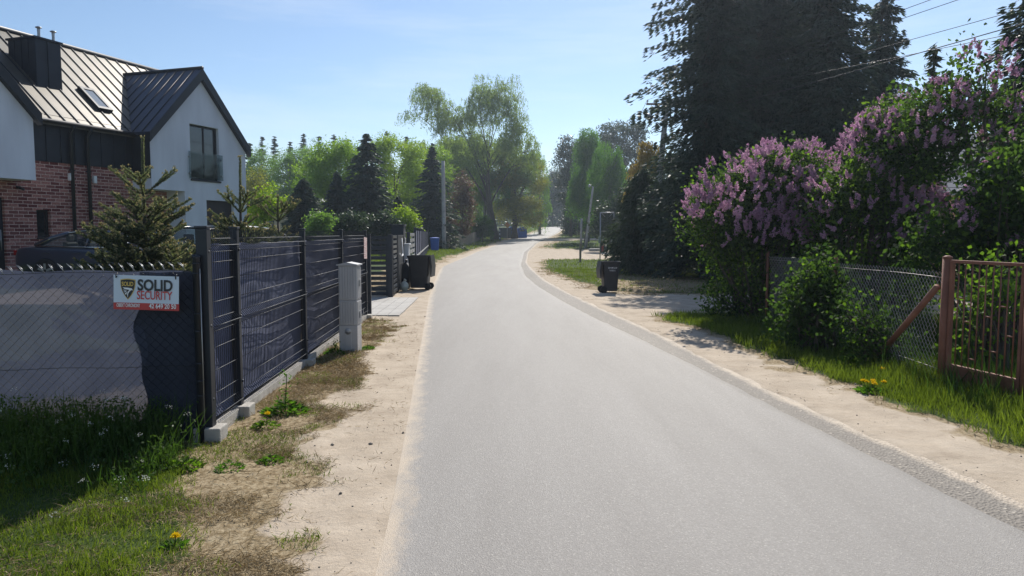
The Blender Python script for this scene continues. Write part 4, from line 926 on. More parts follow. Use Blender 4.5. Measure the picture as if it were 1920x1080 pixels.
def lilac_bush(name, label, cat, x, y, blobs, leaves, panicles, seed=1, stems=9, tr=.035, ls=.080, pl=.20, crown='lilac', stem_pts=None, up_only=False, bright=.25, z0=None, fr=1.1, thr=-.2, zmin_b=.7):
    rg = np.random.default_rng(seed); z0 = float(gz(np.array([x]), np.array([y]))[0]) if z0 is None else z0
    root = thing(name, label, cat, (x, y, z0), 0)
    per = 36; C = blob_points(rg, blobs, leaves // per, .25, thr, fr, seed); b = MB()
    zmin = min(q[2] - q[5] for q in blobs)
    if stem_pts:
        for sp_, r0 in stem_pts: b.tube(sp_, [r0 * (1 - .7 * i / (len(sp_) - 1)) for i in range(len(sp_))], 8)
        tips = [np.array(sp_[k]) for sp_, _ in stem_pts for k in range(len(sp_) // 2, len(sp_))]
        for i in rg.permutation(len(C))[:70]:
            a = min(tips, key=lambda q: np.linalg.norm(q - C[i]) + rg.random() * .4); b.tube(limb_path(rg, a, C[i], 4, .1), [.016, .013, .010, .007, .004], 5)
    else:
        for i in rg.permutation(len(C))[:stems * 5]:
            c = C[i]; a = np.array([c[0] * .25 + rg.normal() * .12, c[1] * .25 + rg.normal() * .12, -.05]); b.tube(limb_path(rg, a, c, 5, .08), [tr * (1 - .85 * k / 5) for k in range(6)], 5)
    b.build('stems', M['bark'], root)
    n = len(C) * per; off = rg.normal(size=(n, 3)) * .17; D = rg.normal(size=(n, 3)); D[:, 2] -= .45
    P = np.repeat(C, per, 0) + off; P = P[P[:, 2] > max(.02, zmin - .1)]; n = len(P); D = D[:n]
    k = rg.random(n) < bright
    for sel, nm, mm in ((~k, 'foliage', L[crown]), (k, 'young_foliage', L['lilacb'])):
        m = int(sel.sum())
        if m: link(nm, np_mesh(nm, cards(rg, P[sel], D[sel], ls * rg.uniform(.6, 1.25, m), ls * .72 * rg.uniform(.7, 1.2, m), .1), quads(m)), mm, root)
    if panicles:
        out = []
        while len(out) < panicles:
            q = blobs[rg.integers(len(blobs))] if rg.random() < .5 else max(blobs, key=lambda w: w[3] * w[4] * w[5] * rg.random())
            d = rg.normal(size=3); d[2] = d[2] * .8 + .28; d /= np.linalg.norm(d); s = rg.uniform(.93, 1.12)
            p = np.array([q[0] + d[0] * q[3] * s, q[1] + d[1] * q[4] * s, q[2] + d[2] * q[5] * s])
            if any(((p[0] - w[0]) / w[3]) ** 2 + ((p[1] - w[1]) / w[4]) ** 2 + ((p[2] - w[2]) / w[5]) ** 2 < .72 for w in blobs): continue
            if p[2] < zmin_b + rg.random() * .5 or mnoise.noise(Vector(p) * 1.6 + Vector((9, seed, 1))) < -.18: continue
            out.append((p, d))
        Cs, Ds = [], []
        for p, d in out:
            ax = d * .55 + np.array([0, 0, .75]) + rg.normal(size=3) * .18; ax /= np.linalg.norm(ax)
            for _ in range(rg.integers(1, 4)):
                a2 = ax + rg.normal(size=3) * .28; a2 /= np.linalg.norm(a2); m = 84; t = rg.random(m) ** .8; r = (.036 * (1 - t) ** .7 + .006) * np.sqrt(rg.random(m)); v = rg.normal(size=(m, 3)); v -= (v @ a2)[:, None] * a2; v = norm(v)
                ln = pl * rg.uniform(.6, 1.2); Cs.append(p + a2 * (t * ln)[:, None] + v * r[:, None] * (ln / .17)); Ds.append(v + rg.normal(size=(m, 3)) * .5)
        Cs = np.concatenate(Cs); Ds = np.concatenate(Ds); n = len(Cs)
        o = link('blossom', np_mesh('blossom', cards(rg, Cs, Ds, .022 * rg.uniform(.7, 1.3, n), .019 * rg.uniform(.7, 1.3, n), .1), quads(n)), L['bloom'], root); o['kind'] = 'stuff'
    return root

# ---- two young spruces (and a smaller one) behind the fence, every shoot built
def young_spruce(label, x, y, H, rad, seed, z0, lead=.62, whorls=9):
    rg = np.random.default_rng(seed); root = thing('young_spruce', label, 'spruce tree', (x, y, z0), rg.random(), 'young spruces behind the panel fence')
    b = MB(); Cs, Ds, Bc = [], [], []
    def shoot(a, d, ln, r0, dens=1.0):
        d = np.array(d) / np.linalg.norm(d); n = int(ln * 700 * dens); t = rg.random(n); v = rg.normal(size=(n, 3)); v -= (v @ d)[:, None] * d; v = norm(v); v[:, 2] += .15
        bend = np.array([0, 0, .10 * ln]); pt = np.array(a) + d * (t * ln)[:, None] + bend * (t ** 2)[:, None]
        Ds.append(v * .85 + d * .75); Cs.append(pt + (v * .85 + d * .75) * .014); e = np.array(a) + d * ln + bend
        b.tube([tuple(a), tuple(np.array(a) + d * ln * .5 + bend * .25), tuple(e)], [r0, r0 * .8, r0 * .5], 5)
        for _ in range(3): Bc.append(e + rg.normal(size=3) * .012 + np.array([0, 0, .01]))
        if rg.random() < .3:
            for q in rg.random(2): Bc.append(np.array(a) + d * ln * q + rg.normal(size=3) * .012)
        return e
    b.tube([(0, 0, -.1), (0, 0, H * .5), (0, 0, H - lead)], [.05, .035, .015], 8)
    shoot((0, 0, H - lead), (.02, .01, 1), lead, .016, 2.2)
    zs = [H - lead - .02 - k * (H - lead) * .92 / whorls for k in range(whorls)]
    for k, z in enumerate(zs):
        f = (k + .6) / whorls; nb = 4 if k == 0 else 10 + 2 * k
        for j in range(nb):
            az = 6.283 * (j + rg.random() * .6) / nb + k * .9; el = .62 - .75 * f + rg.normal() * .08; ln = rad * f ** .55 * rg.uniform(.6, 1.15)
            if k == 0: ln = max(ln, .36) ; el = rg.uniform(.35, .8)
            d = np.array([math.cos(az) * math.cos(el), math.sin(az) * math.cos(el), math.sin(el)]); a = np.array([0, 0, z - (rg.random() * .16 if k and j % 2 else 0)]); segs = max(1, int(ln / .16)); p = a
            for s in range(segs):
                d2 = d + np.array([0, 0, .08 * s]); e = shoot(p, d2, ln / segs, .010 * (1 - .5 * s / segs) + .002)
                if s >= 0 and segs > 1:
                    for sg in (1, -1):
                        sdv = d2 * .75 + sg * np.cross(d2, [0, 0, 1]) * rg.uniform(.5, .9) + np.array([0, 0, rg.uniform(-.1, .25)]); shoot(e if s < segs - 1 else (p + e) / 2, sdv, rg.uniform(.13, .26) * (1.2 - .4 * s / segs), .006)
                p = e
    b.build('trunk', M['bark'], root); Cs = np.concatenate(Cs); Ds = np.concatenate(Ds); n = len(Cs)
    link('crown', np_mesh('crown', cards(rg, Cs, Ds, .036 * rg.uniform(.7, 1.2, n), .0085, 0), quads(n)), L['young'], root)
    Bc = np.array(Bc); Bc = np.repeat(Bc, 4, 0); n = len(Bc)
    o = link('buds', np_mesh('buds', cards(rg, Bc + rg.normal(size=(n, 3)) * .006, rg.normal(size=(n, 3)), .026, .020, .1), quads(n)), L['bud'], root); o['kind'] = 'stuff'
def yz(x, y): return float(gz(np.array([x]), np.array([y]))[0])
for (px, py, Y, rad, seed, lab, lead, wh) in ((272, 268, 9.0, .92, 3, 'tallest young spruce with a long bare leader in front of the parked saloon', .62, 9),
                                     (452, 304, 10.4, .82, 8, 'young spruce with a thin brown leader in front of the white gable', .70, 9),
                                     (522, 372, 11.6, .62, 12, 'smallest young spruce showing just above the panel fence beside the lime bush', .35, 8)):
    x = xat(px, Y); z = yz(x, Y); young_spruce(lab, x, Y, zat(py, Y) - z, rad, seed, z, lead, wh)

def pine(label, x, y, H, rad, seed, group, base=.45, n=70, lm='pine', cl=.55, z0=None, cone=False):
    rg = np.random.default_rng(seed); z0 = yz(x, y) if z0 is None else z0; root = thing('pine_tree', label, 'pine tree', (x, y, z0), 0, group)
    b = MB(); pf_, rf_ = trunk_mesh(b, rg, H * .97, .011 * H + .05, (rg.normal() * .2, 0)); C = []
    for i in range(n):
        f = rg.random() ** .85; z = H * (base + (1 - base) * f); e = rad * (.35 + .65 * math.sin(math.pi * min(1, .22 + .72 * (1 - f)))) * rg.uniform(.3, 1.1); a = rg.random() * 6.28
        if cone: e = rad * (.10 + .9 * (1 - f) ** .8) * rg.uniform(.35, 1.15)
        c = np.array([math.cos(a) * e, math.sin(a) * e, z + rg.normal() * .3]); C.append(c)
        if i % 3 == 0: b.tube(limb_path(rg, pf_(min(.97, z / H - .04)), c, 3, .05), [.05, .04, .03, .015], 4, cap=False)
    b.build('trunk', M['bark'], root); per = 46; C = np.array(C); m = len(C) * per; P = np.repeat(C, per, 0) + rg.normal(size=(m, 3)) * np.array([.42, .42, .26]) * (rad / 1.8) ** .6 * (.6 if cone else 1)
    D = rg.normal(size=(m, 3)); D[:, 2] = np.abs(D[:, 2]) * .6 + .25
    link('crown', np_mesh('crown', cards(rg, P, D, cl * rg.uniform(.6, 1.2, m), cl * .30, .1), quads(m)), L[lm], root)
def T(px, Y): return (px - 960) / FPX * Y
def hz(py, Y, x): return EYE + (437 - py) / FPX * Y - yz(x, Y)
# ---- left bank of trees
def spr(px, py, Y, wpx, label, seed, lm='spruce', zl=.2, **k):
    x = T(px, Y); H = hz(py, Y, x); sc = Y / FPX
    spruce(k.pop('name', 'spruce_tree'), label, x, Y, H, wpx * sc / 2, zl, lm, seed, tiers=k.pop('tiers', 34), nb=k.pop('nb', 8), step=k.pop('step', .28), cl=k.pop('cl', .5), cw=k.pop('cw', .13), cpt=k.pop('cpt', 7), tr=.03 * H * .5, **k)
spr(690, 256, 52, 185, 'tall dark pointed spruce in the middle of the bright trees', 21, group='dark spruces on the left side')
spr(572, 338, 46, 120, 'low broad dark spruce right of the lime bush', 22, group='dark spruces on the left side', pw=.6)
spr(634, 330, 49, 110, 'narrow dark spruce leaning against the tall spruce', 23, group='dark spruces on the left side')
spr(812, 278, 64, 130, 'dark spruce just left of the concrete utility pole', 24, group='dark spruces on the left side')
spr(748, 372, 50, 60, 'short dull spruce between the two taller dark spruces', 26, 'spruce_lit', group='dark spruces on the left side')
def dec(px, Y, cols, lm, label, seed, name='leafy_tree', cat='tree', dens=1.0, ls=.185, top=None, **k):
    """cols: crown lobes as (px, py, half width px, half height px, depth factor)"""
    x = T(px, Y); sc = Y / FPX; z0 = yz(x, Y); bl = []
    for (bx, by, w, h) in cols: bl.append(((bx - px) * sc, rsx.uniform(-.3, .3) * w * sc, EYE + (437 - by) * sc - z0, w * sc, w * sc * .85, h * sc))
    H = max(q[2] + q[5] for q in bl); area = sum(q[3] * q[5] for q in bl)
    k['per'] = int(k.get('per', 60) * 1.5 / 12) * 12; cl = int(max(24, area * 14.0 * dens / max(.25, k.get('cr', .6)) * .6))
    return tree(name, label, cat, x, Y, H, bl, lm, clumps=cl, ls=ls, seed=seed, z0=z0, **k)
rsx = random.Random(3)
dec(640, 62, [(640, 325, 62, 48), (612, 372, 48, 44), (650, 292, 40, 28), (690, 370, 44, 48), (590, 340, 36, 40), (620, 300, 34, 28)], 'fresh', 'round yellow green maple left of the tall dark spruce', 31, cr=.75, per=70, tr=.25, dens=1.2)
dec(742, 70, [(738, 300, 40, 40), (752, 350, 46, 54), (722, 284, 30, 22), (770, 315, 34, 44), (715, 330, 36, 46), (745, 392, 44, 34)], 'lime', 'brightest yellow green tree right of the tall dark spruce', 32, cr=.8, per=70, tr=.22, dens=1.1)
dec(790, 78, [(785, 330, 38, 54), (800, 380, 36, 44), (778, 286, 26, 26), (820, 320, 34, 44)], 'fresh', 'slim fresh green tree behind the dark spruce by the pole', 33, cr=.7, per=60, tr=.18)
dec(500, 34, [(492, 388, 26, 34), (512, 378, 18, 30), (482, 412, 24, 24)], 'lime', 'vivid lime green bush beside the white house corner', 34, name='lime_bush', cat='bush', cr=.3, per=60, ls=.14, tr=.06, limbs=20, dens=1.3, up=.5)
dec(545, 92, [(545, 330, 42, 44), (560, 298, 30, 26), (530, 370, 42, 36), (570, 350, 34, 44)], 'birch', 'mid green birch right of the white house gable', 35, name='birch_tree', cr=.8, per=70, tr=.2, bark='barkl', group='birches behind the lime bush')
dec(505, 96, [(503, 318, 30, 46), (492, 350, 26, 40)], 'birch', 'slimmer birch nearest the white house gable', 36, name='birch_tree', cr=.8, per=70, tr=.18, bark='barkl', group='birches behind the lime bush')
dec(596, 98, [(597, 300, 28, 34), (605, 335, 34, 40)], 'birch', 'birch rising behind the round maple', 37, name='birch_tree', cr=.8, per=70, tr=.18, bark='barkl', group='birches behind the lime bush')
dec(480, 70, [(478, 345, 20, 40), (486, 385, 22, 36)], 'oak', 'olive green tree half hidden by the white house corner', 38, cr=.7, per=60, tr=.16)
for i, (px, py, w, lab) in enumerate(((474, 272, 20, 'pine tip nearest the white house roof'), (497, 262, 17, 'slender pine tip second from the white house'), (520, 258, 18, 'pine tip above the slimmer birch'), (549, 268, 17, 'short pine tip between two birches'),
                                 (574, 254, 18, 'sharp dark pine tip above the middle birch'), (603, 258, 17, 'pine tip above the birch behind the maple'), (630, 256, 20, 'bushy dark pine tip above the maple'), (655, 264, 18, 'low pine tip left of the tall dark spruce'), (728, 252, 22, 'round topped pine right of the tall dark spruce'), (765, 258, 26, 'broad dark pine top left of the willow'))):
    x = T(px, 125); sc = 125 / FPX; H = hz(py, 125, x); spruce('pine_tree', lab, x, 125, H, w * sc * rsx.uniform(.75, 1.1), H * .25, 'pine', 60 + i, tiers=26, nb=6, step=.5, cl=.75, cw=.2, cpt=6, hang=.25, tr=.2, group='pines along the skyline', pw=.62, cat='pine tree', droop=.1, top_r=.25, vary=(.35, 1.3), skip=.2)
# hedge and undergrowth between the fences and the trees
for (cols, px, Y, lm, lab, sd_) in (([(755, 412, 20, 22), (768, 425, 18, 14)], 758, 44, 'lime', 'small bright yellow green bush above the dark gate pillar', 41),
                                   ([(606, 418, 18, 16), (596, 428, 16, 12)], 603, 38, 'birch', 'light green bush in front of the far grey roof', 42),
                                   ([(715, 415, 26, 22), (735, 428, 22, 14), (700, 425, 20, 16)], 715, 42, 'wood', 'dull green bush at the foot of the tall spruce', 43),
                                   ([(660, 420, 30, 20), (640, 428, 24, 14)], 655, 40, 'wood', 'dark hedge bush left of the tall spruce foot', 44),
                                   ([(905, 425, 18, 20), (918, 432, 16, 16), (890, 430, 16, 16)], 905, 88, 'shrub', 'dark bush at the foot of the big willow trunk', 45)):
    dec(px, Y, cols, lm, lab, sd_, name='garden_bush', cat='bush', cr=.4, per=60, ls=.17, tr=.05, limbs=10, dens=1.6)
dec(866, 74, [(866, 395, 22, 50), (872, 350, 16, 26), (852, 425, 16, 22)], 'russet', 'russet brown leafed tree right of the utility pole', 46, cr=.5, per=50, ls=.2, tr=.14, dens=1.2)
dec(840, 84, [(828, 330, 38, 52), (850, 290, 34, 36), (800, 300, 24, 36), (835, 395, 30, 40)], 'willow', 'dense dull green tree behind the utility pole', 47, cr=.8, per=72, tr=.25, dens=1.0, droop=1.2)
# the tall thin willow with two big leaders
dec(930, 95, [(800, 175, 36, 24), (830, 205, 38, 34), (778, 215, 22, 10), (845, 245, 36, 34), (905, 175, 36, 32), (945, 175, 34, 34), (965, 205, 22, 34), (925, 220, 44, 36), (880, 215, 26, 30), (900, 268, 60, 32), (950, 262, 38, 34), (835, 285, 36, 26), (868, 245, 44, 34), (915, 255, 50, 34), (975, 250, 26, 40), (990, 290, 30, 40), (880, 300, 60, 34)],
    'willow', 'tall airy old willow with wide thin leaders towering over the lane', 51, name='willow_tree', cr=1.35, per=60, ls=.25, lw=.36, tr=.62, limbs=260, droop=1.25, bark='bark', thr=-.25, fr=.32, th=11.5, lean=(-.8, 0), twig=.03, dens=1.15, shell=.1, lr=.30)
dec(965, 100, [(960, 320, 42, 44), (985, 350, 40, 50), (940, 370, 40, 50), (990, 395, 34, 34), (1000, 330, 20, 34)], 'oak', 'broad yellow green roadside tree with dark boughs beside the blue containers', 52, cr=.8, per=60, ls=.21, tr=.42, limbs=60, thr=-.05, twig=.03, dens=.95)
dec(905, 100, [(893, 330, 38, 60), (880, 385, 36, 44), (915, 300, 34, 42), (870, 295, 34, 40), (930, 345, 36, 52), (950, 310, 34, 44), (978, 315, 30, 44)], 'birch', 'green drooping birch left of the willow trunk', 53, name='birch_tree', cr=.8, per=60, tr=.25, bark='barkl', droop=1.4)
dec(1012, 120, [(1008, 330, 20, 44), (1016, 370, 18, 46), (1000, 300, 16, 26), (1005, 405, 20, 22)], 'birch', 'last green birch on the left before the dark wood', 54, name='birch_tree', cr=.8, per=60, tr=.22, bark='barkl', droop=1.3)
# ---- dark wood at the end of the lane
for i, (px, py, Y, w) in enumerate(((1036, 330, 185, 26), (1052, 345, 215, 24), (1066, 318, 195, 28), (1082, 335, 225, 26), (1098, 325, 200, 28), (1046, 322, 240, 30), (1074, 345, 175, 22), (1110, 330, 190, 30), (1024, 350, 200, 22), (1090, 300, 240, 30))):
    lab = ['dark pine where the lane meets the wood', 'thin pine behind the end of the lane', 'tall pine right of the lane end', 'pale trunked pine deep in the wood', 'dark pine behind the leaning lamp pole', 'highest far pine above the lane end', 'bare trunked pine standing right beside the lane end', 'dark pine behind the weeping willows', 'far pine behind the last birch', 'distant pine between the weeping willow and the lane'][i]
    x = T(px, Y); sc = Y / FPX; H = hz(py, Y, x); pine(lab, x, Y, H, w * sc * .62, 80 + i, 'pines of the dark wood', .38, 90, cl=.75)
rg = np.random.default_rng(9); n = 26000
px_ = rg.uniform(-170, 170, n); py_ = rg.uniform(250, 300, n); hh = 9 + 7 * fbm(px_ * .12, py_ * 0, 3) + 3 * vnoise(px_ * .5, py_ * .1, 8); zz = rg.random(n) ** .7 * hh
sel = (py_ > 235); V = cards(rg, np.stack([px_, py_, 3.2 + zz], 1), rg.normal(size=(n, 3)), 1.9, .9, .1)
tag(link('distant_wood', np_mesh('distant_wood', V, quads(n)), L['wood']), 'far dark wood closing off the view behind all the trees', 'wood', kind='stuff')
for (xa_, xb_, ya_, yb_, n, hh_, lab) in ((-95, -6, 132, 150, 15000, 11.5, 'dark wood behind the birches and pines on the left'), (15, 90, 60, 85, 13000, 11, 'dark wood behind the great spruces on the right'), (-25, 75, 214, 246, 16000, 15, 'dark wood closing the end of the lane')):
    px_ = rg.uniform(xa_, xb_, n); py_ = rg.uniform(ya_, yb_, n); hh = hh_ * (.62 + .5 * vnoise(px_ * .25, py_ * .05, 4)); V = cards(rg, np.stack([px_, py_, gz(px_, py_) + rg.random(n) ** .8 * hh], 1), rg.normal(size=(n, 3)), 1.3, .65, .1)
    tag(link('wood', np_mesh('wood', V, quads(n)), L['wood']), lab, 'wood', kind='stuff')
n = 5000; px_ = rg.normal(10, 9, n); py_ = rg.uniform(176, 235, n); px_ = px_ + (py_ - 176) * .1; k_ = np.abs(px_ - (Lf(py_) + Rf(py_)) / 2) > 3.4
px_, py_ = px_[k_], py_[k_]; n = len(px_); V = cards(rg, np.stack([px_, py_, 3.3 + rg.random(n) ** 2 * 3.2 * vnoise(px_ * .6, py_ * .2, 3)], 1), rg.normal(size=(n, 3)), .8, .4, .1)
tag(link('undergrowth', np_mesh('undergrowth', V, quads(n)), L['wood']), 'low dark undergrowth under the pines at the lane end', 'undergrowth', kind='stuff')
# ---- right side, far to near
for i, (px, py, Y, w, lab) in enumerate(((1070, 268, 108, 46, 'dark pine peeping out left of the weeping willows'), (1150, 236, 112, 44, 'dark pine top above the weeping willows'), (1182, 240, 108, 40, 'dark pine between the weeping willow and the larch'), (1125, 262, 116, 50, 'dark pine straight behind the weeping willows'))):
    x = T(px, Y); sc = Y / FPX; H = hz(py, Y, x); pine(lab, x, Y, H, w * sc * .6, 100 + i, 'pines behind the weeping willows', .3, 110)
dec(1100, 88, [(1098, 268, 26, 26), (1088, 310, 24, 50), (1112, 290, 26, 40), (1085, 360, 20, 40), (1105, 340, 30, 50)], 'weep', 'taller weeping willow with a domed crown right of the lane', 55, name='weeping_willow', cr=.7, per=72, ls=.2, lw=.4, tr=.3, limbs=20, droop=2.6, dens=1.5, shell=.55)
dec(1140, 78, [(1138, 290, 26, 24), (1128, 330, 28, 40), (1155, 325, 24, 40), (1140, 370, 30, 46)], 'weep', 'nearer weeping willow with long drooping strands', 56, name='weeping_willow', cr=.7, per=72, ls=.19, lw=.4, tr=.28, limbs=20, droop=2.4, dens=1.5, shell=.55)
dec(1085, 120, [(1085, 400, 26, 34), (1075, 425, 20, 18), (1110, 410, 30, 34)], 'wood', 'dark shapeless thicket behind the leaning lamp pole', 57, name='thicket', cat='bush', cr=.8, per=60, ls=.4, tr=.1)
dec(1150, 62, [(1150, 410, 34, 34), (1135, 430, 26, 22), (1170, 400, 30, 40)], 'wood', 'dark thicket behind the notice frame', 58, name='thicket', cat='bush', cr=.6, per=60, ls=.28, tr=.1)
dec(1208, 44, [(1208, 285, 22, 18), (1200, 315, 28, 30), (1222, 300, 18, 26), (1195, 350, 26, 34), (1220, 345, 24, 34)], 'larch', 'larch with yellow brown tufts left of the big spruces', 59, name='larch_tree', cr=.5, per=50, ls=.17, lw=.4, tr=.12, limbs=40, droop=.6, thr=-.05, dens=1.0)
# the low, hanging spruce on the grass and the row of great spruces behind the lilacs
def big(px, py, Y, wpx, zl, label, seed, **k):
    x = T(px, Y); H = hz(py, Y, x); spruce('spruce_tree', label, x, Y, H, wpx * Y / FPX / 2, zl, k.pop('lm', 'spruce'), seed, tiers=k.pop('tiers', 54), nb=k.pop('nb', 9), step=k.pop('step', .22), cl=k.pop('cl', .25), cw=k.pop('cw', .058), cpt=int(k.pop('cpt', 7) * 2.3), tr=k.pop('tr', .26), group='great spruces on the right', vary=k.pop('vary', (.45, 1.22)), skip=k.pop('skip', .07), spread=k.pop('spread', .115), hang=k.pop('hang', .75), **k)
big(1204, 318, 30.5, 140, .75, 'low spruce with hanging branches sweeping the grass near the black wheelie bin', 71, lm='spruce_lit', tiers=34, nb=9, pw=.42, hang=1.1, droop=.34, top_r=.5, tr=.17)
big(1328, -112, 27.5, 245, .8, 'leftmost great spruce whose branches stand out against the sky', 72, pw=.34, cpt=9, tiers=60, boughs=[(math.pi + a_, z_, l_) for a_, z_, l_ in ((.1, 7.3, 3.3), (-.25, 7.0, 3.0), (.35, 7.9, 2.9), (0, 8.9, 2.6), (.2, 9.6, 2.7), (-.3, 9.9, 2.4), (.5, 6.7, 2.7), (-.1, 6.3, 2.6), (.0, 10.4, 2.3))])
big(1425, -125, 29.0, 290, .5, 'great spruce straight behind the front lilac', 73, pw=.34, cpt=9, tiers=60)
big(1540, -120, 27.5, 240, .5, 'great spruce behind the tall lilac with its top cut by the frame', 74, pw=.40, cpt=9, tiers=60)
big(1640, -30, 29.0, 190, .5, 'slimmer great spruce with its tip just at the top edge', 75, pw=.52, cpt=8)
big(1390, -150, 36.0, 240, .4, 'dark spruce standing behind the leftmost great spruce', 76, pw=.38, tiers=40, cpt=6, cl=.4, cw=.1, step=.28)
big(1500, -150, 36.0, 260, .4, 'dark spruce filling the gap behind the front row', 79, pw=.40, tiers=40, cpt=6, cl=.4, cw=.1, step=.28)
big(1735, 98, 19.0, 78, 1.5, 'small spruce top with upturned twigs rising over the lilac tree', 77, pw=.8, tiers=24, nb=5, lm='spruce_lit', cpt=3, cl=.26, cw=.06, tr=.09)
big(1935, -190, 15.0, 240, 1.2, 'near spruce at the right picture edge', 78, pw=.55, tiers=44, cl=.26, cw=.06, step=.16, cpt=6, nb=8)
# ---- lilacs
def lb(px, Y, cols): 
    x = T(px, Y); sc = Y / FPX; z0 = yz(x, Y); return x, z0, [((bx - px) * sc, dy, EYE + (437 - by) * sc - z0, w * sc, dw, h * sc) for (bx, by, w, h, dy, dw) in cols]
x, z0, bl = lb(1430, 14.0, [(1375, 375, 82, 70, 0, .8), (1450, 355, 85, 72, .2, .9), (1495, 345, 68, 68, .2, .8), (1330, 410, 50, 62, -.1, .6), (1420, 470, 95, 90, 0, .9), (1500, 440, 80, 90, .3, .9), (1390, 560, 60, 50, .1, .6), (1470, 560, 70, 50, .1, .7)])
lilac_bush('lilac_bush', 'full purple flowering lilac bush in front of the great dark spruces', 'lilac', x, 14.0, bl, 30000, 560, 91, zmin_b=1.35, z0=z0)
x, z0, bl = lb(1600, 12.6, [(1585, 360, 62, 62, 0, .7), (1650, 300, 62, 70, .3, .8), (1640, 268, 38, 40, .3, .5), (1690, 240, 50, 60, .4, .6), (1660, 400, 90, 80, .2, .9), (1570, 450, 60, 70, 0, .6), (1710, 330, 60, 70, .5, .7), (1640, 510, 100, 70, .3, .7), (1740, 440, 70, 80, .6, .7), (1640, 570, 110, 60, .7, .8), (1730, 560, 70, 70, .8, .7)])
lilac_bush('lilac_bush', 'taller paler lilac bush reaching up between front lilac and lilac tree', 'lilac', x, 12.6, bl, 27000, 360, 92, zmin_b=1.3, z0=z0, bright=.32)
x, z0, bl = lb(1835, 11.6, [(1752, 205, 38, 40, 0, .5), (1708, 245, 36, 40, 0, .5), (1818, 180, 28, 40, .2, .35), (1872, 190, 32, 50, .2, .4), (1785, 255, 30, 28, 0, .4), (1905, 250, 32, 60, .3, .45), (1740, 300, 38, 36, 0, .5), (1862, 262, 22, 24, 0, .3), (1822, 118, 14, 26, .2, .2), (1880, 112, 16, 24, .2, .2)])
sc = 11.6 / FPX; pz = lambda px_, py_: ((px_ - 1835) * sc, 0.0, EYE + (437 - py_) * sc - z0)
lilac_bush('lilac_tree', 'open lilac tree with dark crooked trunks at the upper right', 'lilac', x, 11.6, bl, 6400, 190, 93, z0=z0, pl=.15, bright=.12, zmin_b=1.5, thr=-.08, fr=1.6,
           stem_pts=[([(.05, .1, -.1), pz(1842, 470), pz(1822, 380), pz(1812, 310), pz(1798, 250), pz(1775, 190), pz(1765, 140)], .075), ([(.05, .1, .2), pz(1840, 440), pz(1852, 350), pz(1872, 290), pz(1890, 230), pz(1885, 160)], .055), ([pz(1815, 320), pz(1838, 270), pz(1830, 200), pz(1832, 130)], .035), ([pz(1862, 320), pz(1845, 285), pz(1800, 275)], .03)])
x, z0, bl = lb(1890, 9.6, [(1890, 360, 60, 80, 0, .6), (1930, 430, 60, 80, .1, .6), (1850, 440, 50, 60, .2, .5), (1780, 470, 60, 60, .3, .5), (1940, 300, 50, 60, 0, .5)])
lilac_bush('lilac_bush', 'dark leafy lilac bush behind the brown garden gate', 'lilac', x, 9.6, bl, 8200, 34, 94, z0=z0, bright=.15)
x, z0, bl = lb(1530, 10.3, [(1530, 560, 44, 48, 0, .35), (1540, 525, 26, 30, 0, .25), (1510, 605, 42, 38, 0, .3), (1560, 600, 30, 40, .1, .3)])
lilac_bush('green_shrub', 'fresh green shrub pushing through the rusty mesh fence below the lilac', 'bush', x, 10.3, bl, 4200, 0, 95, z0=z0, crown='lilac', ls=.085, bright=.10)
x, z0, bl = lb(1720, 8.9, [(1700, 655, 34, 40, 0, .2), (1735, 665, 26, 30, 0, .2), (1660, 640, 34, 36, .1, .2), (1620, 610, 40, 50, .2, .25)])
lilac_bush('green_shrub', 'pale leafed low plants at the foot of the gate post', 'bush', x, 8.9, bl, 1500, 0, 96, z0=z0, crown='lilac', ls=.06, bright=.2)
x, z0, bl = lb(1860, 8.2, [(1850, 590, 30, 60, 0, .2), (1885, 560, 26, 60, .1, .2), (1820, 630, 24, 40, 0, .2)])
lilac_bush('green_shrub', 'sunlit yellow green weeds growing behind the gate bars', 'bush', x, 8.2, bl, 900, 0, 97, z0=z0, crown='lilacb', ls=.07, bright=.6)
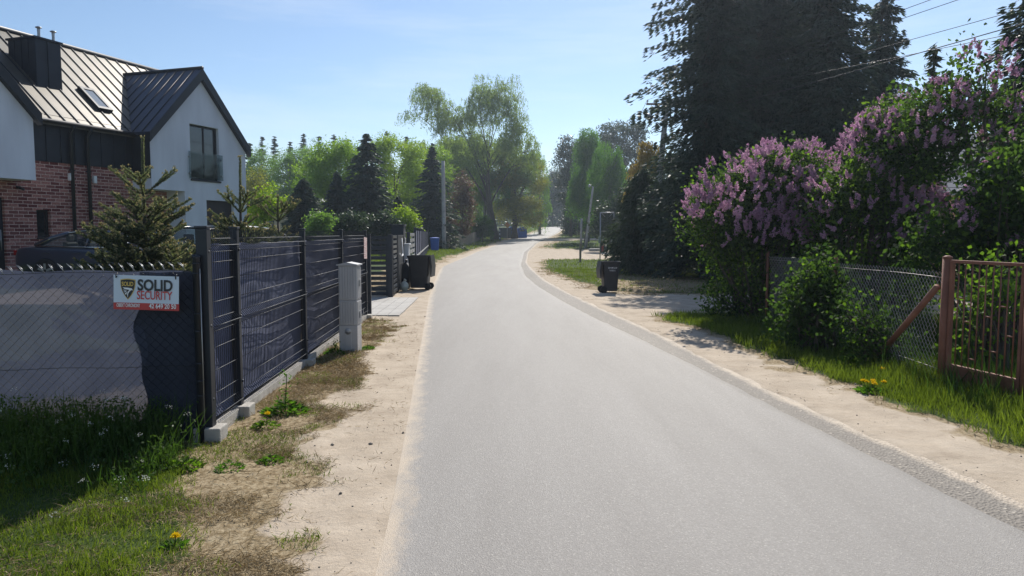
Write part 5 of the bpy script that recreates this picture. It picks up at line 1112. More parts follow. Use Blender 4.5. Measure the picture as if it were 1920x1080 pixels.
# ------------------------------------------------------------------ parked cars in the yard
def carpaint(name, c):
    m, n, l, b = _nt(name); b.inputs['Base Color'].default_value = rgba(c); b.inputs['Roughness'].default_value = .28; b.inputs['Metallic'].default_value = .35
    b.inputs['Coat Weight'].default_value = .8; b.inputs['Coat Roughness'].default_value = .05; return m
M['carglass'] = glassmat('tinted_car_glass', (.88, .94, .94), .30)
M['chrome'] = mat('chrome_trim', (.6, .6, .62), .15, 1.0)
M['tyre'] = mat('black_tyre_rubber', (.012, .012, .013), .85)
M['seat'] = mat('dark_seat_leather', (.015, .015, .016), .6)
M['redlens'] = mat('red_tail_lens', (.25, .012, .012), .15)
M['clearlens'] = mat('clear_head_lens', (.55, .57, .6), .08)
def car(label, loc, rz, paint, st, gh, kz=1.0, cat='car', trim='chrome'):
    """st: stations (x, half width, underside, belt, centre top); gh: greenhouse (x of C base, C top, A top, A base, roof z)"""
    root = thing('parked_car', label, cat, loc, rz)
    b = MB(); rings = []
    for x, w, zb, zt, zc in st:
        zb *= kz; zt *= kz; zc *= kz; h = zt - zb
        half = [(.0, zb), (.75 * w, zb), (.95 * w, zb + .10 * h), (1.0 * w, zb + .35 * h), (1.0 * w, zb + .62 * h), (.985 * w, zb + .80 * h), (.955 * w, zb + .93 * h), (.90 * w, zt), (.6 * w, zt + (zc - zt) * .75), (0, zc)]
        ring = [(x, y, z) for y, z in half] + [(x, -y, z) for y, z in half[-2:0:-1]]; rings.append(ring)
    n = len(rings[0]); vs = [p for r in rings for p in r]
    fs = [[i * n + j, (i + 1) * n + j, (i + 1) * n + (j + 1) % n, i * n + (j + 1) % n] for i in range(len(rings) - 1) for j in range(n)]
    fs += [list(range(n)), list(range((len(rings) - 1) * n, len(rings) * n))[::-1]]
    bm = bmesh.new(); bv = [bm.verts.new(v) for v in vs]
    for f in fs: bm.faces.new([bv[i] for i in f])
    bmesh.ops.recalc_face_normals(bm, faces=bm.faces); b.bm(bm, 0, None, True); bm.free()
    body = b.build('body', paint, root)
    md = body.modifiers.new('smooth', 'SUBSURF'); md.levels = 2; md.render_levels = 2
    cb, ct, at_, ab, zr = gh; zr *= kz; zbl = 1.0 * kz; W0, W1 = .84, .60; mid = (cb + ab) / 2 - .1
    # roof skin
    b = MB()
    def rf_(u, v):
        x = ct + (at_ - ct) * u; y = (v * 2 - 1) * W1; return (x, y, zr - .045 - .06 * (2 * u - 1.0) ** 2 + .045 * (1 - (2 * v - 1) ** 2))
    b.grid(rf_, 10, 8); b.grid(lambda u, v: tuple(Vector(rf_(u, v)) - Vector((0, 0, .03))), 10, 8)
    zrs = lambda u: zr - .045 - .06 * (2 * u - 1.0) ** 2
    for s in (1, -1):
        b.tube([(ct, s * W1, zrs(0))] + [(ct + (at_ - ct) * k / 6, s * W1, zrs(k / 6)) for k in range(1, 7)], .032, 8)
        b.tube([(at_, s * W1, zrs(1)), ((at_ + ab) / 2, s * (W0 + W1) / 2 + s * .02, (zrs(1) + zbl) / 2 + .03), (ab, s * (W0 - .04), zbl - .05)], .034, 8)
        b.tube([(ct, s * W1, zrs(0)), ((ct * .5 + cb * .5), s * (W0 + W1) / 2 - s * .0, (zrs(0) + zbl) / 2 + .03), (cb, s * (W0 - .08), zbl)], [.05, .07, .09], 8)
        b.tube([(mid + .03, s * (W1 + .0), zrs(.5) - .01), (mid, s * W0, zbl - .04)], .04, 8)
    b.build('roof', paint, root)
    for s, nm in ((1, 0), (-1, 0)):
        w = MB(); y0, y1 = s * (W0 + .005), s * (W1 + .005)
        w.face([(cb + .12, y0, zbl - .02), (ab - .05, y0, zbl - .04), (at_ + .0, y1, zrs(1) - .02), (at_ - (at_ - ct) * .5, y1, zrs(.5) - .02), (ct, y1, zrs(0) - .02)]); w.build('side_window', M['carglass'], root)
        t = MB(); t.tube([(cb + .05, s * (W0 + .01), zbl - .005), (mid, s * (W0 + .045), zbl - .03), (ab - .02, s * (W0 + .02), zbl - .05)], .018, 6)
        t.tube([(cb + .05, s * (W0 + .01), zbl - .005), ((ct + cb) / 2 + .03, s * ((W0 + W1) / 2 + .045), (zrs(0) + zbl) / 2 + .035), (ct + .02, s * (W1 + .03), zrs(0) + .005), (mid, s * (W1 + .032), zrs(.5) + .005), (at_, s * (W1 + .03), zrs(1)), ((at_ + ab) / 2, s * ((W0 + W1) / 2 + .05), (zrs(1) + zbl) / 2 + .03), (ab - .02, s * (W0 + .02), zbl - .05)], .015, 6)
        t.build('window_trim', M[trim], root)
        m_ = MB(); m_.lathe([(.02, -.11), (.085, -.06), (.095, .02), (.06, .09), (.01, .11)], (0, 0, 0), 10, M=Matrix.Translation((ab - .35, s * 1.02, zbl + .03)) @ Matrix.Rotation(R(90), 4, 'X') @ Matrix.Scale(.7, 4, (1, 0, 0)))
        m_.tube([(ab - .33, s * .86, zbl - .03), (ab - .34, s * .98, zbl)], .02, 6); m_.build('wing_mirror', paint, root)
        for x in (mid - .18, mid - 1.05):
            h_ = MB(); h_.bbox((x - .11, s * .925 - .02, .80 * kz), (x + .11, s * .925 + .02, .83 * kz), .008); h_.build('door_handle', paint, root)
        hl = MB(); hl.bbox((st[-4][0] + .18, s * .56 - .14, .60 * kz), (st[-4][0] + .50, s * .56 + .16, .70 * kz), .03); hl.build('headlight', M['clearlens'], root)
        tl = MB(); tl.bbox((st[1][0] - .03, s * .64 - .16, .74 * kz), (st[1][0] + .12, s * .64 + .18, .88 * kz), .03); tl.build('taillight', M['redlens'], root)
        for x in (-1.42, 1.45):
            wh = MB(); Mx = Matrix.Translation((x, s * .86, .335)) @ Matrix.Rotation(R(90), 4, 'X'); wh.lathe([(.21, -.11), (.30, -.115), (.335, -.08), (.338, .08), (.30, .115), (.21, .11)], (0, 0, 0), 24, 0, Mx); wo = wh.build('wheel', M['tyre'], root)
            rm = MB(); rm.lathe([(.205, -.09), (.205, .09)], (0, 0, 0), 20, 0, Mx)
            for k in range(5): rm.box((-.03, .04, -.118), (.03, .2, .118), 0, Mx @ Matrix.Rotation(k * 2 * math.pi / 5, 4, 'Z'))
            rm.build('rim', M['greymetal'], wo)
    w = MB(); w.face([(ab - .02, -.72, zbl - .03), (ab - .02, .72, zbl - .03), (at_, .58, zrs(1)), (at_, -.58, zrs(1))]); w.build('windscreen', M['carglass'], root)
    w = MB(); w.face([(cb + .02, .70, zbl + .02), (cb + .02, -.70, zbl + .02), (ct, -.56, zrs(0)), (ct, .56, zrs(0))]); w.build('rear_window', M['carglass'], root)
    for x in (mid - .75, mid + .25):
        for s in (1, -1):
            q = MB(); q.bbox((x - .06, s * .38 - .24, .5 * kz), (x + .08, s * .38 + .24, 1.10 * kz), .05); q.bbox((x - .03, s * .38 - .12, 1.12 * kz), (x + .06, s * .38 + .12, 1.30 * kz), .03); q.build('seat', M['seat'], root)
    return root
SED = [(-2.45, .66, .40, .80, .82), (-2.40, .82, .30, .92, .95), (-2.1, .905, .22, .985, 1.03), (-1.4, .93, .2, .99, 1.03), (-.5, .935, .19, .965, .99), (.6, .935, .19, .94, .97), (1.3, .93, .19, .91, .97), (1.8, .915, .2, .85, .91), (2.15, .88, .22, .76, .82), (2.36, .78, .27, .63, .68), (2.44, .62, .36, .52, .55)]
cy = YARD + .01
car('dark blue saloon car parked before the brick wall behind the young spruce', (xat(218, 20.2), 20.2, cy + .04), R(-4), carpaint('dark_blue_car_paint', (.030, .040, .072)), SED, (-1.78, -.95, .40, 1.28, 1.46))
SUVS = [(-2.28, .70, .45, .95, .98), (-2.24, .84, .34, 1.0, 1.02)] + [(x, w, zb, max(zt, .93 + (.0 if x > 1 else .07)), max(zc, .98)) for x, w, zb, zt, zc in SED[2:8]] + [(2.12, .88, .26, .86, .90), (2.28, .78, .3, .72, .78), (2.34, .64, .38, .6, .62)]
car('dark sport utility car whose roof shows above the corner post of the fence', (xat(450, 17.5), 17.5, cy), R(90) - HPHI, carpaint('black_car_paint', (.010, .011, .014)), SUVS, (-2.12, -1.75, .45, 1.25, 1.50), 1.05, trim='seam')
# ------------------------------------------------------------------ bins, poles, wires and other street furniture
def bin_body(b, w, d, h, w0, d0, z0=.06):
    """hollow tapering tub; x is the hinge direction"""
    def ring(wx, dy, z, r=.05):
        pts = []
        for sx, sy, a0 in ((1, 1, 0), (-1, 1, 90), (-1, -1, 180), (1, -1, 270)):
            for k in range(4): a = R(a0 + k * 30); pts.append((sx * (wx / 2 - r) + r * math.cos(a), sy * (dy / 2 - r) + r * math.sin(a), z))
        return pts
    L_ = [ring(w0, d0, z0), ring(w0 + (w - w0) * .5, d0 + (d - d0) * .5, h * .5), ring(w, d, h - .07), ring(w + .05, d + .05, h - .065), ring(w + .06, d + .06, h), ring(w + .02, d + .02, h), ring(w - .02, d - .02, h - .08), ring(w0 - .02, d0 - .02, z0 + .03)]
    n = len(L_[0]); vs = [p for r in L_ for p in r]; fs = [[i * n + j, i * n + (j + 1) % n, (i + 1) * n + (j + 1) % n, (i + 1) * n + j] for i in range(len(L_) - 1) for j in range(n)]
    fs += [list(range(n))[::-1], list(range((len(L_) - 1) * n, len(L_) * n))]; b.mesh(vs, fs)
def wheelie_bin(label, x, y, rz, w, d, h, m, lid_open=True, text=False, z0=None, wheel_m=None):
    z0 = yz(x, y) if z0 is None else z0; t = thing('wheelie_bin', label, 'wheelie bin', (x, y, z0), rz)
    b = MB(); bin_body(b, w, d, h, w * .80, d * .82)
    for s in (-1, 1): b.box((w * .2, s * d * .36 - .02, .3), (w * .425, s * d * .36 + .02, h - .08))
    b.build('body', m, t)
    b = MB(); hx = w / 2 + .03
    if lid_open:
        b.grid(lambda u, v: (hx + .01 + .02 * u + .02 * math.sin(math.pi * u), (v - .5) * (d + .08), h + .01 - u * (w + .02)), 8, 6); b.grid(lambda u, v: (hx + .03 + .02 * u + .03 * math.sin(math.pi * u), (v - .5) * (d + .08), h + .01 - u * (w + .02)), 8, 6)
        for s in (-1, 1): b.prism([(hx + .01, h + .01), (hx + .03, h + .01), (hx + .075, h - w * .5), (hx + .05, h - w - .01), (hx + .03, h - w - .01)], 1, s * (d + .08) / 2 - .006, s * (d + .08) / 2 + .006)
    else:
        b.grid(lambda u, v: (-w / 2 - .06 + u * (w + .14), (v - .5) * (d + .10), h + .02 + .05 * math.sin(math.pi * u) * math.sin(math.pi * v)), 8, 8); b.box((-w / 2 - .05, -d / 2 - .045, h + .001), (w / 2 + .07, d / 2 + .045, h + .022))
    b.build('lid', m, t)
    b = MB(); b.tube([(hx - .02, -d * .42, h - .03), (hx + .01, -d * .42, h - .015), (hx + .01, d * .42, h - .015), (hx - .02, d * .42, h - .03)], .014, 8); b.build('handle', m, t)
    for s in (-1, 1):
        b = MB(); b.lathe([(.03, -.025), (.095, -.028), (.10, -.015), (.10, .015), (.095, .028), (.03, .025)], (0, 0, 0), 18, M=Matrix.Translation((w * .44, s * (d * .42 + .01), .10)) @ Matrix.Rotation(R(90), 4, 'X')); b.build('wheel', M['tyre'], t)
    b = MB(); b.tube([(w * .44, -d * .42, .10), (w * .44, d * .42, .10)], .012, 6); b.build('axle', M['greymetal'], t)
    return t
x, y = xat(787, 21.5), 21.5
wheelie_bin('large black wheelie bin standing open with its lid hanging towards the road', x, y, R(-4), .62, .56, 1.02, M['black'])
x, y = xat(1144, 20.55), 20.55
bt = wheelie_bin('smaller black wheelie bin with faint white lettering on the sandy right verge', x, y, R(184), .47, .48, .90, M['black'])
b = MB(); rr_ = random.Random(4)
for (zz, n, w_) in ((.70, 9, .030), (.625, 6, .028)):    # two short lines of worn, unreadable white lettering
    for i in range(n):
        xx = -.02 + (i - n / 2) * w_ ; ww = w_ * rr_.uniform(.5, .8)
        b.box((xx, .238, zz), (xx + ww * .3, .244, zz + .042)); 
        if rr_.random() < .7: b.box((xx + ww * .32, .238, zz + rr_.choice((0, .017, .034))), (xx + ww, .244, zz + rr_.choice((.008, .0)) + .042 if rr_.random() < .3 else zz + .008))
        if rr_.random() < .5: b.box((xx + ww * .32, .239, zz + .034), (xx + ww, .243, zz + .042))
b.build('worn_lettering', M['signw2'], bt)
x, y = xat(815, 57), 57
M['blue'] = mat('blue_plastic', (.012, .085, .42), .45, col2=(.02, .11, .48), scale=4)
wheelie_bin('blue wheelie bin at the foot of the grassy bank before the utility pole', x, y, R(95), .58, .70, 1.02, M['blue'], lid_open=False)
# rubbish bags between the letterbox panel and the open bin
def bag(name, label, x, y, sx, sz, m, seed, cat='bag'):
    o_ = thing(name, label, cat, (x, y, yz(x, y))); b = MB()
    b.grid(lambda u, v: ((lambda a, t, r: (math.cos(a) * r * sx, math.sin(a) * r * sx, t * sz))(u * 6.2832, v, (math.sin(math.pi * min(.96, v * .86 + .10)) ** .7) * (1 + .22 * mnoise.noise(Vector((math.cos(u * 6.28) * 1.6, math.sin(u * 6.28) * 1.6, v * 3 + seed)))))), 26, 16)
    b.tube([(0, 0, sz * .93), (.01, .01, sz * 1.04), (.03, 0, sz * 1.12)], [.05, .03, .05], 7); b.build('sack', m, o_); return o_
bag('rubbish_bag', 'black rubbish sack slumped between the dark panel and the open bin', xat(760, 21.9), 21.9, .24, .78, M['black'], 2)
bag('plastic_bag', 'small pale plastic bag on the sand beside the open black bin', xat(757, 20.9), 20.9, .13, .30, mat('pale_plastic', (.42, .45, .40), .4), 5)
# blue containers under the oak
for i, (px, lab) in enumerate(((961, 'left one of two tall blue containers under the roadside tree'), (979, 'right one of two tall blue containers under the roadside tree'))):
    x, y = T(px, 103), 103; t = thing('blue_container', lab, 'container', (x, y, yz(x, y)), R(8), 'blue containers by the lane')
    b = MB(); b.bbox((-.62, -.5, 0), (.62, .5, 1.42), .03); b.build('body', M['blue'], t); b = MB(); b.prism([(-.55, 1.42), (.55, 1.42), (.62, 1.36), (.3, 1.58), (-.3, 1.58), (-.62, 1.36)][:2] + [(.3, 1.60), (-.3, 1.60)], 1, -.5, .5); b.build('lid', M['blue'], t)
    b = MB(); b.box((-.3, -.515, 1.0), (.3, -.501, 1.12)); b.build('slot', M['black'], t)
x, y = T(947, 101), 101; t = thing('sheet_fence', 'short dull grey sheet fence left of the blue containers', 'fence', (x, y, yz(x, y)), R(5)); b = MB(); b.box((-.9, -.03, 0), (.9, .03, 1.5))
for k in range(8): b.tube([(-.85 + k * .24, -.04, 0), (-.85 + k * .24, -.04, 1.5)], .035, 5)
b.build('sheet', mat('dull_grey_sheet', (.10, .115, .13), .6), t)
x, y = T(951, 99.5), 99.5; t = thing('warning_sign', 'faded orange roadworks board on a post under the roadside tree', 'sign', (x, y, yz(x, y)), R(12)); b = MB(); b.tube([(0, 0, 0), (0, 0, 2.3)], .04, 8); b.build('post', M['greymetal'], t)
b = MB(); b.prism([(-.42, 1.9), (0, 1.5), (.42, 1.9), (0, 2.3)], 1, -.06, -.042); b.build('board', mat('faded_orange_board', (.62, .20, .05), .6, col2=(.5, .22, .09), scale=3), t)
x, y = T(937, 92), 92; t = thing('marker_post', 'thin black and white marker post beside the willow trunk', 'post', (x, y, yz(x, y)))
for k in range(7): b = MB(); b.tube([(0, 0, k * .24), (0, 0, k * .24 + .24)], .06, 8); b.build('band', M['white'] if k % 2 else M['black'], t)
# ---- poles and lamps
def pole(label, x, y, top, r0=.17, r1=.10, lean=0.0, m='oldconc', z0=None, name='utility_pole', cat='utility pole'):
    z0 = yz(x, y) if z0 is None else z0; t = thing(name, label, cat, (x, y, z0)); b = MB(); H = top - z0
    b.tube([(lean * H * k / 5, 0, -.2 + (H + .2) * k / 5) for k in range(6)], [r0 + (r1 - r0) * k / 5 for k in range(6)], 10); b.build('shaft', M[m], t); return t, H
x = T(833, 62); t, H = pole('plain grey concrete utility pole before the dark trees on the left', x, 62, zat(302, 62), .19, .15, -.006)
b = MB(); b.box((-.09, -.21, 2.2), (.09, -.18, 2.75)); b.build('number_plate', M['greymetal'], t)
def luminaire(parent, a, c, drop=.12):
    """bracket from a, lamp head ending at c"""
    b = MB(); a = Vector(a); c = Vector(c); mid_ = a.lerp(c, .5) + Vector((0, 0, .08)); b.tube([a, mid_, a.lerp(c, .75)], .028, 7); o_ = b.build('bracket', M['greymetal'], parent)
    d = (c - a).normalized(); h0 = a.lerp(c, .62); b = MB(); k = (c - h0).length
    b.tube([h0, h0 + d * k * .25, h0 + d * k * .6, h0 + d * k * .9, c], [.05, .11, .14, .11, .03], 10); h_ = b.build('lamp_head', M['greymetal'], parent)
    b = MB(); b.tube([h0 + d * k * .3 - Vector((0, 0, .06)), h0 + d * k * .6 - Vector((0, 0, .085)), h0 + d * k * .9 - Vector((0, 0, .05))], [.06, .10, .05], 8); b.build('cover', M['lampglass'], h_)
Yp = 35.0; xb = T(1219, Yp); t, H = pole('concrete lamp pole with a crossarm half hidden in the great spruce', xb, Yp, zat(184, Yp), .17, .12, (T(1246, Yp) - xb) / 8.0); zp0 = yz(xb, Yp); lx = (T(1246, Yp) - xb)
zc_ = zat(196, Yp) - zp0; xc = lx * zc_ / 8.0
b = MB(); b.box((T(1207, Yp) - xb, -.16, zc_ - .04), (xc + .75, -.09, zc_ + .04)); b.build('crossarm', M['rust'], t)
ins = [T(1209, Yp) - xb, T(1222, Yp) - xb, xc + .25, xc + .68]
for q in ins: b = MB(); b.lathe([(.018, .04), (.018, .10), (.045, .11), (.05, .16), (.03, .20), (.01, .22)], (q, -.12, zc_), 10); b.build('insulator', M['white'], t)
zl_ = zat(229, Yp) - zp0; luminaire(t, (lx * zl_ / 8.0, -.1, zl_ - .05), (T(1202, Yp) - xb, -.5, zat(219, Yp) - zp0))
Yq = 70.0; xq = T(1097, Yq); zq = yz(xq, Yq); t2, H2 = pole('leaning grey lamp pole on the far grass patch', xq, Yq, zat(350, Yq), .15, .09, (T(1111, Yq) - xq) / 6.1); lq = T(1111, Yq) - xq
luminaire(t2, (lq, 0, H2 - .05), (T(1102, Yq) - xq, -.3, H2 + .12))
b = MB(); b.tube([(-.42, .1, -.1), (-.36, .1, 2.9)], .10, 8); b.build('stub_post', M['oldconc'], t2)
# overhead wires from the crossarm to a pole out of sight on the right, and onwards to the leaning pole
def wire(label, a, c, sag, r=.008, group='overhead wires above the great spruces'):
    a, c = Vector(a), Vector(c); b = MB(); b.tube([a.lerp(c, k / 24) - Vector((0, 0, sag * 4 * (k / 24) * (1 - k / 24))) for k in range(25)], r, 5)
    return tag(b.build('overhead_wire', M['seam']), label, 'wire', group)
P1 = Vector((xb, Yp, zp0))
far_ = [((1696, 0), 18.5), ((1742, 0), 18.0), ((1640, 100), 19.5), ((1800, 30), 17.2)]
labs = ['highest overhead wire running from the crossarm to the top edge', 'second overhead wire just below the highest one', 'third overhead wire crossing the great spruces', 'fourth overhead wire reaching the small spruce top on the right']
for (q, ((px, py), Y), lab) in zip(ins, far_, labs):
    a = P1 + Vector((q, -.12, zc_ + .2)); d = ray(px, py); m_ = Vector((d[0] / d[1] * Y, Y, EYE + d[2] / d[1] * Y)); e_ = a + (m_ - a) * ((Yp + 12) / (Yp - Y)); e_.z = max(e_.z, 7.6) if False else e_.z
    wire(lab, a, e_, .25)
a = P1 + Vector((xc + .1, -.1, zat(226, Yp) - zp0)); d = ray(1519, 143); m_ = Vector((d[0] / d[1] * 21.5, 21.5, EYE + d[2] / d[1] * 21.5)); wire('lowest and thickest overhead cable sloping across the great spruces', a, a + (m_ - a) * ((Yp + 12) / (Yp - 21.5)), .25, .011)
for k, (q, lab) in enumerate(((ins[0], 'left thin wire from the crossarm down towards the weeping willows'), (ins[1], 'right thin wire from the crossarm down towards the weeping willows'))):
    wire(lab, P1 + Vector((q, -.12, zc_ + .2)), (xq + lq + .2 * k, Yq, zq + H2 - .1), .5, .009, 'wires between the two lamp poles')
# ---- bits on the right verge
Yn = 46.0; xn = T(1125, Yn); t = thing('notice_frame', 'tall thin metal frame with a red and white notice box beside the hanging spruce', 'frame', (xn, Yn, yz(xn, Yn)), R(-3)); hN = zat(398, Yn) - yz(xn, Yn); w_ = T(1150, Yn) - xn
b = MB(); b.tube([(0, 0, -.1), (0, 0, hN)], .035, 8); b.tube([(0, 0, hN - .02), (w_, 0, hN - .02)], .03, 8); b.tube([(w_, 0, hN), (w_, 0, hN - .55)], .025, 8); b.tube([(.06, 0, hN - .03), (w_ * .35, 0, hN - .3)], .012, 6); b.tube([(w_ - .06, 0, hN - .03), (w_ * .65, 0, hN - .3)], .012, 6); b.build('metal_frame', M['greymetal'], t)
zb_ = zat(473, Yn) - yz(xn, Yn); zt_ = zat(452, Yn) - yz(xn, Yn); b = MB(); b.bbox((.02, -.14, zb_), (.44, .14, zt_), .01); bo = b.build('notice_box', M['darkmetal'], t)
b = MB(); b.box((.08, -.148, zb_ + .02), (.22, -.141, zt_ - .03)); b.build('red_label', mat('red_label', (.42, .07, .06), .5), bo)
for z in (.62, .84): b = MB(); b.box((.11, -.153, zb_ + (zt_ - zb_) * z), (.17, -.149, zb_ + (zt_ - zb_) * z + .07)); b.build('white_patch', M['white'], bo)
b = MB(); b.bbox((-.11, -.1, zat(456, Yn) - yz(xn, Yn)), (.03, .1, zat(444, Yn) - yz(xn, Yn)), .01); b.build('side_box', mat('pale_green_box', (.25, .29, .27), .5), t)
Ys = 42.0; xs2 = T(1088, Ys); t = thing('wooden_stake', 'upright weathered wooden stake at the edge of the near grass patch', 'stake', (xs2, Ys, yz(xs2, Ys)), R(10)); b = MB(); b.bbox((-.055, -.055, -.1), (.055, .055, zat(457, Ys) - yz(xs2, Ys)), .012); b.build('stake', M['wood'], t)
x, y = T(1117, 64), 64; t = thing('manhole_cover', 'pale concrete well ring lying on the far grass patch', 'well ring', (x, y, yz(x, y))); b = MB(); b.lathe([(.62, -.1), (.62, .22), (.5, .26), (.0, .27)], (0, 0, 0), 20); b.build('ring', M['concrete'], t)
# ---- houses glimpsed through the trees
def tilemat():
    m, n, l, b = _nt('grey_roof_tiles'); b.inputs['Roughness'].default_value = .45; tc = n.new('ShaderNodeTexCoord')
    w1 = n.new('ShaderNodeTexBrick'); w1.inputs['Scale'].default_value = 1; w1.inputs['Brick Width'].default_value = .36; w1.inputs['Row Height'].default_value = .34; w1.inputs['Mortar Size'].default_value = .03; w1.offset = 0
    w1.inputs['Color1'].default_value = (.30, .28, .28, 1); w1.inputs['Color2'].default_value = (.36, .33, .33, 1); w1.inputs['Mortar'].default_value = (.07, .06, .06, 1); l.new(tc.outputs['Object'], w1.inputs[0]); l.new(w1.outputs['Color'], b.inputs['Base Color'])
    bp = n.new('ShaderNodeBump'); bp.inputs['Strength'].default_value = .7; l.new(w1.outputs['Fac'], bp.inputs['Height']); bp.invert = True; l.new(bp.outputs[0], b.inputs['Normal']); return m
M['tile'] = tilemat(); M['plaster'] = mat('cream_plaster', (.50, .40, .27), .9, col2=(.56, .46, .33), scale=2); M['orange'] = mat('orange_plaster', (.55, .30, .13), .9, col2=(.6, .36, .18), scale=2)
def small_house(label, x, y, w, d, he, hr, rz, wall, hip=0.0, winpos=(), z0=None):
    z0 = yz(x, y) if z0 is None else z0; t = thing('house', label, 'house', (x, y, z0), rz); b = MB(); b.box((-w / 2, -d / 2, -.2), (w / 2, d / 2, he))
    if not hip: b.prism([(-d / 2, he + .002), (d / 2, he + .002), (0, hr - .2)], 0, -w / 2, w / 2)
    b.build('wall', wall, t); o_ = .5; b = MB(); hx = w / 2 + o_; hy = d / 2 + o_; ze = he - .08; rx = max(.1, hx - hip)
    A = [(-hx, -hy, ze), (hx, -hy, ze), (hx, hy, ze), (-hx, hy, ze)]; P, Q = (-rx, 0, hr), (rx, 0, hr)
    for fc in ((A[0], A[1], Q, P), (A[2], A[3], P, Q), (A[1], A[2], Q), (A[3], A[0], P)):
        if hip or len(fc) == 4: b.face(fc); b.face([(p[0], p[1], p[2] - .12) for p in fc][::-1])
    for i in range(4): a_, c_ = A[i], A[(i + 1) % 4]; b.face([a_, c_, (c_[0], c_[1], c_[2] - .12), (a_[0], a_[1], a_[2] - .12)])
    b.build('roof', M['tile'], t)
    for (wx, wz, ww, wh) in winpos:
        f = MB(); f.box((wx - ww / 2, -d / 2 - .04, wz), (wx + ww / 2, -d / 2 - .002, wz + wh)); o2 = f.build('window', M['white'], t); f = MB(); f.box((wx - ww / 2 + .07, -d / 2 - .05, wz + .07), (wx + ww / 2 - .07, -d / 2 - .041, wz + wh - .07)); f.build('pane', M['winglass'], o2)
    return t
small_house('cream house with a pale grey tiled roof glimpsed behind the lilac tree', T(1905, 29) + .6, 31.5, 9, 7, 3.35, 6.0, R(-6), M['orange'], 3.2, ((-3.1, 1.0, 1.1, 1.2), (-.6, 1.0, 1.1, 1.2)))
small_house('low house whose grey gable roof peeps between dark spruces on the left', T(612, 78), 78, 7, 8, 3.2, hz(372, 74, T(612, 74)), R(75), M['plaster'], 0, ((-1.5, 1, 1, 1.2), (1.5, 1, 1, 1.2)))
# ------------------------------------------------------------------ grass, dry stalks, weeds and flowers
L['grass'] = leafmat('green_grass_blades', (.055, .085, .016), (.17, .22, .040), .42, (1.5, 1.6, .6), .5)
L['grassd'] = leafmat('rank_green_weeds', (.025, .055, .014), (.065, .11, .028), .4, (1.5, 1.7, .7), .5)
L['straw'] = leafmat('dry_straw', (.14, .095, .045), (.42, .34, .21), .2, (1.1, 1.0, .8), .8)
L['yellow'] = leafmat('dandelion_yellow', (.80, .56, .012), (.90, .68, .02), .2, (1, 1, 1), .6)
L['whitef'] = leafmat('small_white_flowers', (.50, .52, .46), (.68, .69, .64), .3, (1, 1, 1), .7)
rg = np.random.default_rng(77)
def scatter(n, x0, x1, y0, y1, fn, seed=0):
    X = rg.uniform(x0, x1, n); Y = rg.uniform(y0, y1, n); p = fn(X, Y); k = rg.random(n) < p; return X[k], Y[k]
def offroad(X, Y): return ((X < Lf(Y) - .02) | (X > Of(Y) + .03))
def blades(X, Y, h, w, lean=.35, Z=None):
    n = len(X); Z = gz(X, Y) if Z is None else Z; h = np.broadcast_to(h, (n,)) * rg.uniform(.5, 1.25, n); D = np.stack([rg.normal(size=n) * lean, rg.normal(size=n) * lean, np.ones(n)], 1); D = norm(D)
    C = np.stack([X, Y, Z], 1) + D * (h * .46)[:, None]; return cards(rg, C, D, h, np.broadcast_to(w, (n,)) * rg.uniform(.6, 1.3, n), .10)
clump = lambda X, Y, f, s: sstep(.34, .62, fbm(X * f, Y * f, s))
Vs = []
def addg(n, box, h, w, thr=.45, lean=.35, f=2.4, s=21, hv=None):
    X, Y = scatter(n, *box, lambda X, Y: np.clip(zones(X, Y)[0] * 1.3 - .15, 0, 1) * (.35 + .65 * clump(X, Y, f, s)) * offroad(X, Y))
    hh = h * (.55 + .9 * fbm(X * 1.3, Y * 1.3, 31)) if hv is None else hv(X, Y); Vs.append(blades(X, Y, hh, w, lean))
addg(90000, (-5, -1.0, 2.6, 5.75), .11, .0052, f=4.0, hv=lambda X, Y: .022 + .065 * fbm(X * 3.2, Y * 3.2, 3) ** 1.5 * 1.6)
addg(105000, (3.0, 6.8, 2.6, 8.5), .13, .0075, hv=lambda X, Y: .07 + .10 * fbm(X * 1.6, Y * 1.6, 5) + .22 * sstep(3.9, 4.7, X) * fbm(X * 3, Y * 3, 8))
addg(60000, (2.4, 8, 8.5, 15), .16, .011, hv=lambda X, Y: .08 + .10 * fbm(X * 1.6, Y * 1.6, 5) + .16 * sstep(4.2, 4.9, X) * fbm(X * 3, Y * 3, 8))
addg(70000, (-1, 14, 18, 34), .09, .016); addg(40000, (-1, 30, 30, 60), .12, .03); addg(34000, (-16, -2.5, 34, 66), .16, .03); addg(26000, (-14, 3, 60, 130), .22, .06); addg(26000, (0, 34, 60, 150), .18, .06)
V = np.concatenate(Vs); tag(link('grass', np_mesh('grass', V, quads(len(V) // 4)), L['grass']), 'fresh green grass along both verges', 'grass', kind='stuff')
